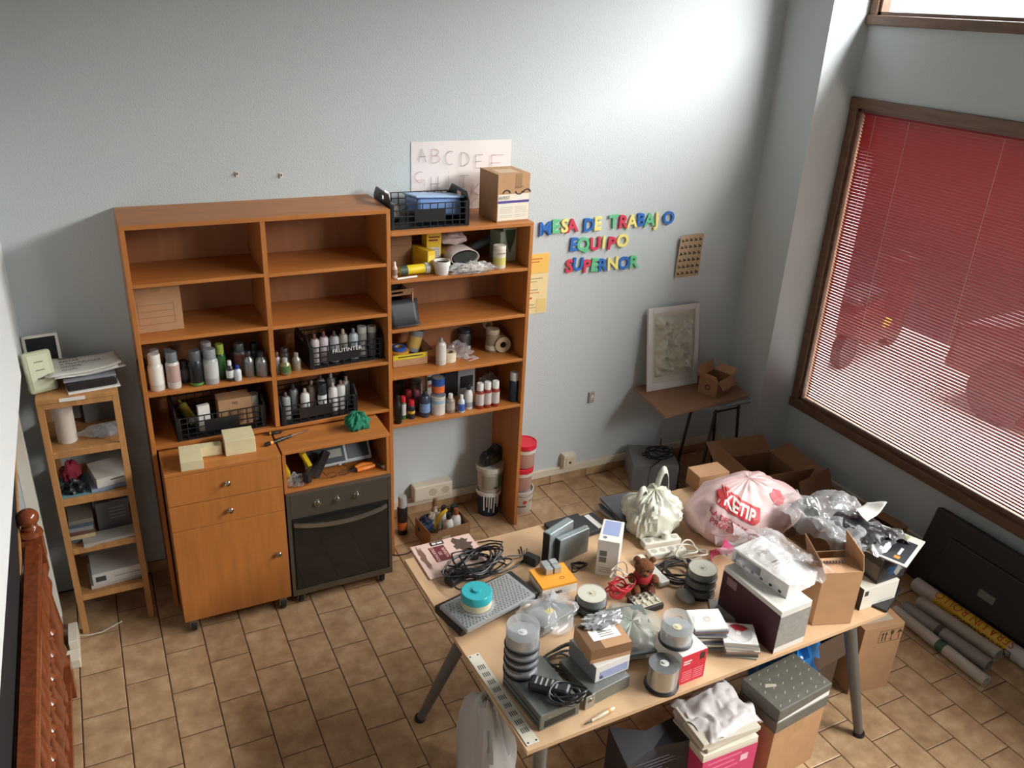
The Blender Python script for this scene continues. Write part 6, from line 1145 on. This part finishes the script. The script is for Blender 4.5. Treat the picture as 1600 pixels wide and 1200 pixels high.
opencarton('second brown carton between the corner carton and the table', (4.60, -1.36, 0), .2, .34, .28, .30, flaps=((1, .05, .12), (2, .12, .03)))
opencarton('small brown carton beside the leaning black screen', (4.72, -1.66, 0), .1, .2, .18, .30, flaps=((3, -.1, .01),))
# black television leaning on the window wall
tv = thing('television', 'large black flat television leaning face-in against the window wall', 'television', (4.83, -2.49, .0), 0, rot=(0, .28, .0))
G().box(-.03, .03, -.67, .67, .0, .48).build('back_cover', mat('tv_black', '1e1d1e', .5), tv, bevel=.01); G().box(-.05, -.03, -.52, .52, .05, .36).build('rear_bulge', mat('tv_black', '1e1d1e', .5), tv, bevel=.015)
G().box(-.0515, -.05, .12, .22, .15, .195).build('label', pm('6a6a66', .5), tv)
for k in range(6): G().box(-.0515, -.05, -.28, -.14, .1 + .014 * k, .104 + .014 * k).build('vent', M_BLACKM, tv)
# rolls on the floor
def froll(label, a, b, r, c, parts=(), zz=0, lift=0):
    A, B_ = PZ(*a, r + zz), PZ(*b, r + zz); L = (B_ - A).length; rz = math.atan2(B_.y - A.y, B_.x - A.x); R = Matrix.Rotation(PI / 2, 4, 'Y')
    o = thing('paper_roll', label, 'roll', (A.x, A.y, r + zz), rz, 'rolls on the floor'); G().lathe([(r * .75, 0), (r, 0), (r, L), (r * .75, L), (r * .7, .01)], 20, M=R, cap=False).build('roll', pm(c, .5), o, smooth=True)
    for nm, x0, x1, cc in parts: G().lathe([(r * 1.015, x0 * L), (r * 1.015, x1 * L)], 20, M=R, cap=False).build(nm, pm(cc, .4), o, smooth=True)
    return o, L, r
o, L, r = froll('long white tube with yellow lettered band beside the television', (1430, 912), (1625, 1047), .045, 'b5aea6', [('yellow_band', .2, .78, 'd0a52c')])
for s, sz, dz, c in (('SERA UN ROLLO', .075, .012, 'b5432c'), ('ESTA NAVIDAD', .058, -.058, '2a241c')):
    t = text(s, sz, pm(c, .5), o, (0, 0, 0), (0, 0, 0), ext=.0004)
    xs_ = [v.co.x for v in t.data.vertices]; 
    bm = bmesh.new(); bm.from_mesh(t.data); bmesh.ops.triangulate(bm, faces=bm.faces); bmesh.ops.subdivide_edges(bm, edges=[e for e in bm.edges if abs(e.verts[0].co.y - e.verts[1].co.y) > .012], cuts=2, use_grid_fill=True); bm.to_mesh(t.data); bm.free()
    for v in t.data.vertices:
        x = L * (.5 if sz > .07 else .6) - v.co.x * .9; arcl = v.co.y + (-.012 if sz > .07 else .05); th_ = PI / 2 + arcl / r + .5
        v.co = (x, r * 1.03 * math.cos(th_), r * 1.03 * math.sin(th_))
froll('clear-wrapped pale roll next to the lettered tube', (1436, 940), (1560, 1024), .04, 'a8a294')
froll('grey wrapped roll in the middle of the floor rolls', (1412, 948), (1545, 1040), .04, '8f8882', [('dark_label', .42, .48, '4a4844')])
froll('thin white roll with green band nearest the table leg', (1398, 953), (1541, 1065), .032, 'b8b0a2', [('green_band', .5, .58, '3a5a44')])
# fragile carton and neighbours by the right leg
o, w, d, h = stand('carton', 'closed carton with fragile symbols on floor beside right table leg', 'box', (1322, 1085), (1352, 985), (1415, 972), (1318, 955), M_CARD, z0=0)
G().box(-.02, .13, -d / 2 - .0008, -d / 2, h - .105, h - .103).build('symbol_frame', pm('4a3626', .8), o); G().box(-.02, .13, -d / 2 - .0008, -d / 2, h - .032, h - .030).build('symbol_frame', pm('4a3626', .8), o)
for x in (-.02, .128): G().box(x, x + .002, -d / 2 - .0008, -d / 2, h - .105, h - .03).build('symbol_frame', pm('4a3626', .8), o)
T = Matrix.Translation((0, -d / 2 - .0002, 0)) @ Matrix.Rotation(PI / 2, 4, 'X')
G().prism([(.045, h - .038), (.066, h - .038), (.064, h - .058), (.057, h - .066), (.057, h - .09), (.065, h - .096), (.046, h - .096), (.054, h - .09), (.054, h - .066), (.047, h - .058)], 0, .001, T).build('glass_symbol', pm('4a3626', .8), o); G().prism([(.085, h - .06), (.092, h - .045), (.102, h - .038), (.112, h - .045), (.12, h - .06), (.1035, h - .056), (.1035, h - .095), (.1005, h - .095), (.1005, h - .056)], 0, .001, T).build('umbrella_symbol', pm('4a3626', .8), o)
for x in (0, .02): G().prism([(x - .008, h - .055), (x, h - .04), (x + .008, h - .055), (x + .003, h - .055), (x + .003, h - .095), (x - .003, h - .095), (x - .003, h - .055)], 0, .001, T).build('arrow_symbol', pm('4a3626', .8), o)
G().box(-.1, .08, -.04, .05, h, h + .0008).build('paper_label', pm('b9ab98', .7), o)
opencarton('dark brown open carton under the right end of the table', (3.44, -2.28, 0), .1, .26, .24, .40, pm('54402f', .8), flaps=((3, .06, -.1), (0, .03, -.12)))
p = PZ(1250, 1050, .22); bag('rubbish_bag', 'shiny blue plastic bag under the table', (p.x - .07, p.y + .03, .0), .15, .14, .32, mat('blue_film', '2a78bd', .2), 21.5, .4, 44, freq=2.6)
# archive box on carton
zt = .47; ctr, w, d, rz = rect3((1219, 1112), (1301, 1067), (1162, 1059), zt)
o = thing('cardboard_box', 'plain carton under the grey archive box at the table front', 'box', (ctr.x, ctr.y, 0), rz); G().box(-w / 2 + .005, w / 2 - .005, -d / 2 + .005, d / 2 - .005, 0, zt - .135).build('body', M_CARD, o, bevel=.002); G().box(-.025, .025, -d / 2 + .0044, d / 2 - .0044, zt - .2, zt - .1346).build('tape', pm('a88458', .25), o)
o = thing('archive_box', 'grey dotted folder box with white papers inside, on a carton', 'folder box', (ctr.x, ctr.y, zt - .134), rz); M_ARC = mat('grey_dotted_card', '605e56', .6, var=.12, vs=30)
G().box(-w / 2, w / 2, -d / 2, d / 2, 0, .06).build('lower_cover', M_ARC, o, bevel=.004); G().box(-w / 2 + .01, w / 2 + .0, -d / 2 + .004, d / 2 - .01, .06, .085).build('papers', M_PAPER, o); G().add([(-w / 2, -d / 2, .07), (w / 2, -d / 2, .092), (w / 2, d / 2, .092), (-w / 2, d / 2, .07), (-w / 2, -d / 2, .134), (w / 2, -d / 2, .134), (w / 2, d / 2, .134), (-w / 2, d / 2, .134)], [(3, 2, 1, 0), (4, 5, 6, 7), (0, 1, 5, 4), (1, 2, 6, 5), (2, 3, 7, 6), (3, 0, 4, 7)]).build('upper_cover', M_ARC, o, bevel=.004)
f = None
for i in range(6):
    for j in range(5):
        l_ = (-w / 2 + w * (i + .5) / 6 + (.02 if j % 2 else 0), -d / 2 + d * (j + .5) / 5, .134)
        if f is None: f = G().box(-.008, .008, -.002, .002, 0, .0008).build('printed_dash', pm('a8a498', .6), o, l_, .6)
        else: share(f, l_, .6)
G().prism([(-.09, .02), (-.04, .0), (-.03, .012), (-.075, .035)], .134, .1348).build('torn_patch', pm('b9b3a0', .7), o, (-.03, 0, 0))
# pile of papers
zt = .44; ctr, w, d, rz = rect3((1105, 1160), (1193, 1125), (1062, 1095), zt)
o = thing('cardboard_box', 'pink printed box at the bottom of the paper pile', 'box', (ctr.x, ctr.y, 0), rz); G().box(-w / 2, w / 2, -d / 2, d / 2, 0, zt - .12).build('body', pm('c23a68', .5), o, bevel=.003); G().box(w / 2 - .09, w / 2 - .05, -d / 2 - .001, -d / 2, zt - .2, zt - .165).build('white_mark', pm('e0b8c4', .5), o); plines(o, -w / 2 + .03, .06, zt - .15, pm('d8708f', .5), -d / 2, 4, .03, .008)
rnd = random.Random(4)
for i in range(5):
    th_ = .02; o = slab('paper_bundle', ['lowest', 'second lowest', 'middle', 'second highest', 'highest'][i] + ' bundle of cream paper in the pile before the table', 'paper', (ctr.x + rnd.uniform(-.01, .01), ctr.y + rnd.uniform(-.01, .01), zt - .1195 + th_ * i), (w * .97, d * .95, th_ - .0006), pm(['c9c2b2', 'd6d0c2', 'bdb6a6', 'd2ccc0', 'c4beb0'][i], .7), rz + rnd.uniform(-.1, .1), .002, group='paper bundles before the table')
drape('paper_bag', 'crumpled white paper bag on top of the paper pile', (1105, 1162), (1195, 1122), (1058, 1092), zt - .012, mat('white_bag_paper', 'c9c4c4', .6), 31.2, .035, 36, .05)
# dark bag and white bag at the table's front left
zt = .36; ctr, w, d, rz = rect3((985, 1200), (1070, 1170), (955, 1140), zt)
o = thing('carrier_bag', 'black printed carrier bag standing under the table front', 'bag', (ctr.x + .03, ctr.y, 0), rz); w, d = .30, .20
G().add([(-w / 2, -d / 2, 0), (w / 2, -d / 2, 0), (w / 2, d / 2, 0), (-w / 2, d / 2, 0), (-w / 2 - .01, -d / 2 + .02, zt - .02), (w / 2, -d / 2 + .03, zt), (w / 2 + .02, d / 2 - .03, zt - .01), (-w / 2, d / 2, zt + .02), (0, -d / 2 + .07, zt - .03), (0, d / 2 - .05, zt - .01)],
        [(3, 2, 1, 0), (0, 1, 5, 8, 4), (1, 2, 6, 5), (2, 3, 7, 9, 6), (3, 0, 4, 7), (4, 8, 9, 7), (8, 5, 6, 9)]).build('body', mat('black_bag_paper', '222226', .55), o)
for k in range(16):
    z_ = .06 + .017 * k; y_ = -d / 2 + .02 * z_ / .34 + .024 * .5 * z_ / .34 - .0025; G().box(-.11 + .02 * (k % 3), .02 + .03 * ((k * 7) % 4), y_ - .001, y_, z_, z_ + .004).build('print_line', pm('55555a', .6), o)
p = PZ(775, 1150, .2); o = bag('carrier_bag', 'white translucent carrier bag hanging low at the left table front', (1.70, -2.20, 0), .10, .17, .34, mat('milky_film', 'b5b4b2', .4), 41.3, .18, 40, freq=1.6)
# ---------------------------------------------------------------- seen through the blind: the street
M_CARD_R = mat('car_paint_dark', '3a1416', .3, coat=.5)
car = thing('parked_car', 'dark parked car seen through the lower right of the blind', 'car', (8.15, -1.45, -.02), PI / 2 + .05)
prof = [(-1.5, .25), (-1.5, .62), (-1.15, .78), (-.85, .82), (-.45, 1.18), (.55, 1.2), (1.05, .85), (1.5, .75), (1.55, .3)]
G().prism(prof, -.7, .7, Matrix.Rotation(PI / 2, 4, 'X')).build('body', M_CARD_R, car, bevel=.05)
G().prism([(-.7, .84), (-.42, 1.12), (.5, 1.14), (.85, .86)], -.705, .705, Matrix.Rotation(PI / 2, 4, 'X')).build('windows', pm('101012', .1), car)
for x in (-.95, .95):
    for y in (-.68, .68): G().lathe([(.2, -.08), (.28, -.08), (.28, .08), (.2, .08)], 20, M=Matrix.Translation((x, y, .28)) @ Matrix.Rotation(PI / 2, 4, 'X')).build('wheel', M_BLACK, car, smooth=True)
sc = thing('scooter', 'dark scooter parked outside, seen through the left of the blind', 'scooter', (7.55, 1.05, -.02), .3)
for x in (-.5, .55): G().lathe([(.12, -.05), (.2, -.05), (.2, .05), (.12, .05)], 18, M=Matrix.Translation((x, 0, .2)) @ Matrix.Rotation(PI / 2, 4, 'X')).build('wheel', M_BLACK, sc, smooth=True)
G().prism([(-.7, .4), (-.75, .62), (-.2, .7), (.0, .45), (.25, .3), (.4, .95), (.5, 1.0), (.55, .5), (.3, .2), (-.3, .22)], -.15, .15, Matrix.Rotation(PI / 2, 4, 'X')).build('body', pm('4a1a1c', .4), sc, bevel=.03)
G().box(-.72, -.1, -.14, .14, .7, .78).build('seat', M_BLACK, sc, bevel=.03); G().tube([(.45, -.3, 1.02), (.45, .3, 1.02)], .02, 8).build('handlebar', M_BLACK, sc); G().box(-.1, .1, -.16, .16, .36, .44).build('yellow_trim', pm('c9922c', .4), sc)
o = thing('street_pillar', 'dark pillar outside beyond the right of the blind', 'pillar', (9.5, .25, -.14)); G().box(-.2, .2, -.3, .3, 0, 2.2).build('shaft', pm('231a18', .7), o, bevel=.01); G().box(-.18, .18, -.2, .2, 0, .15).build('plinth', pm('2c2220', .7), o)
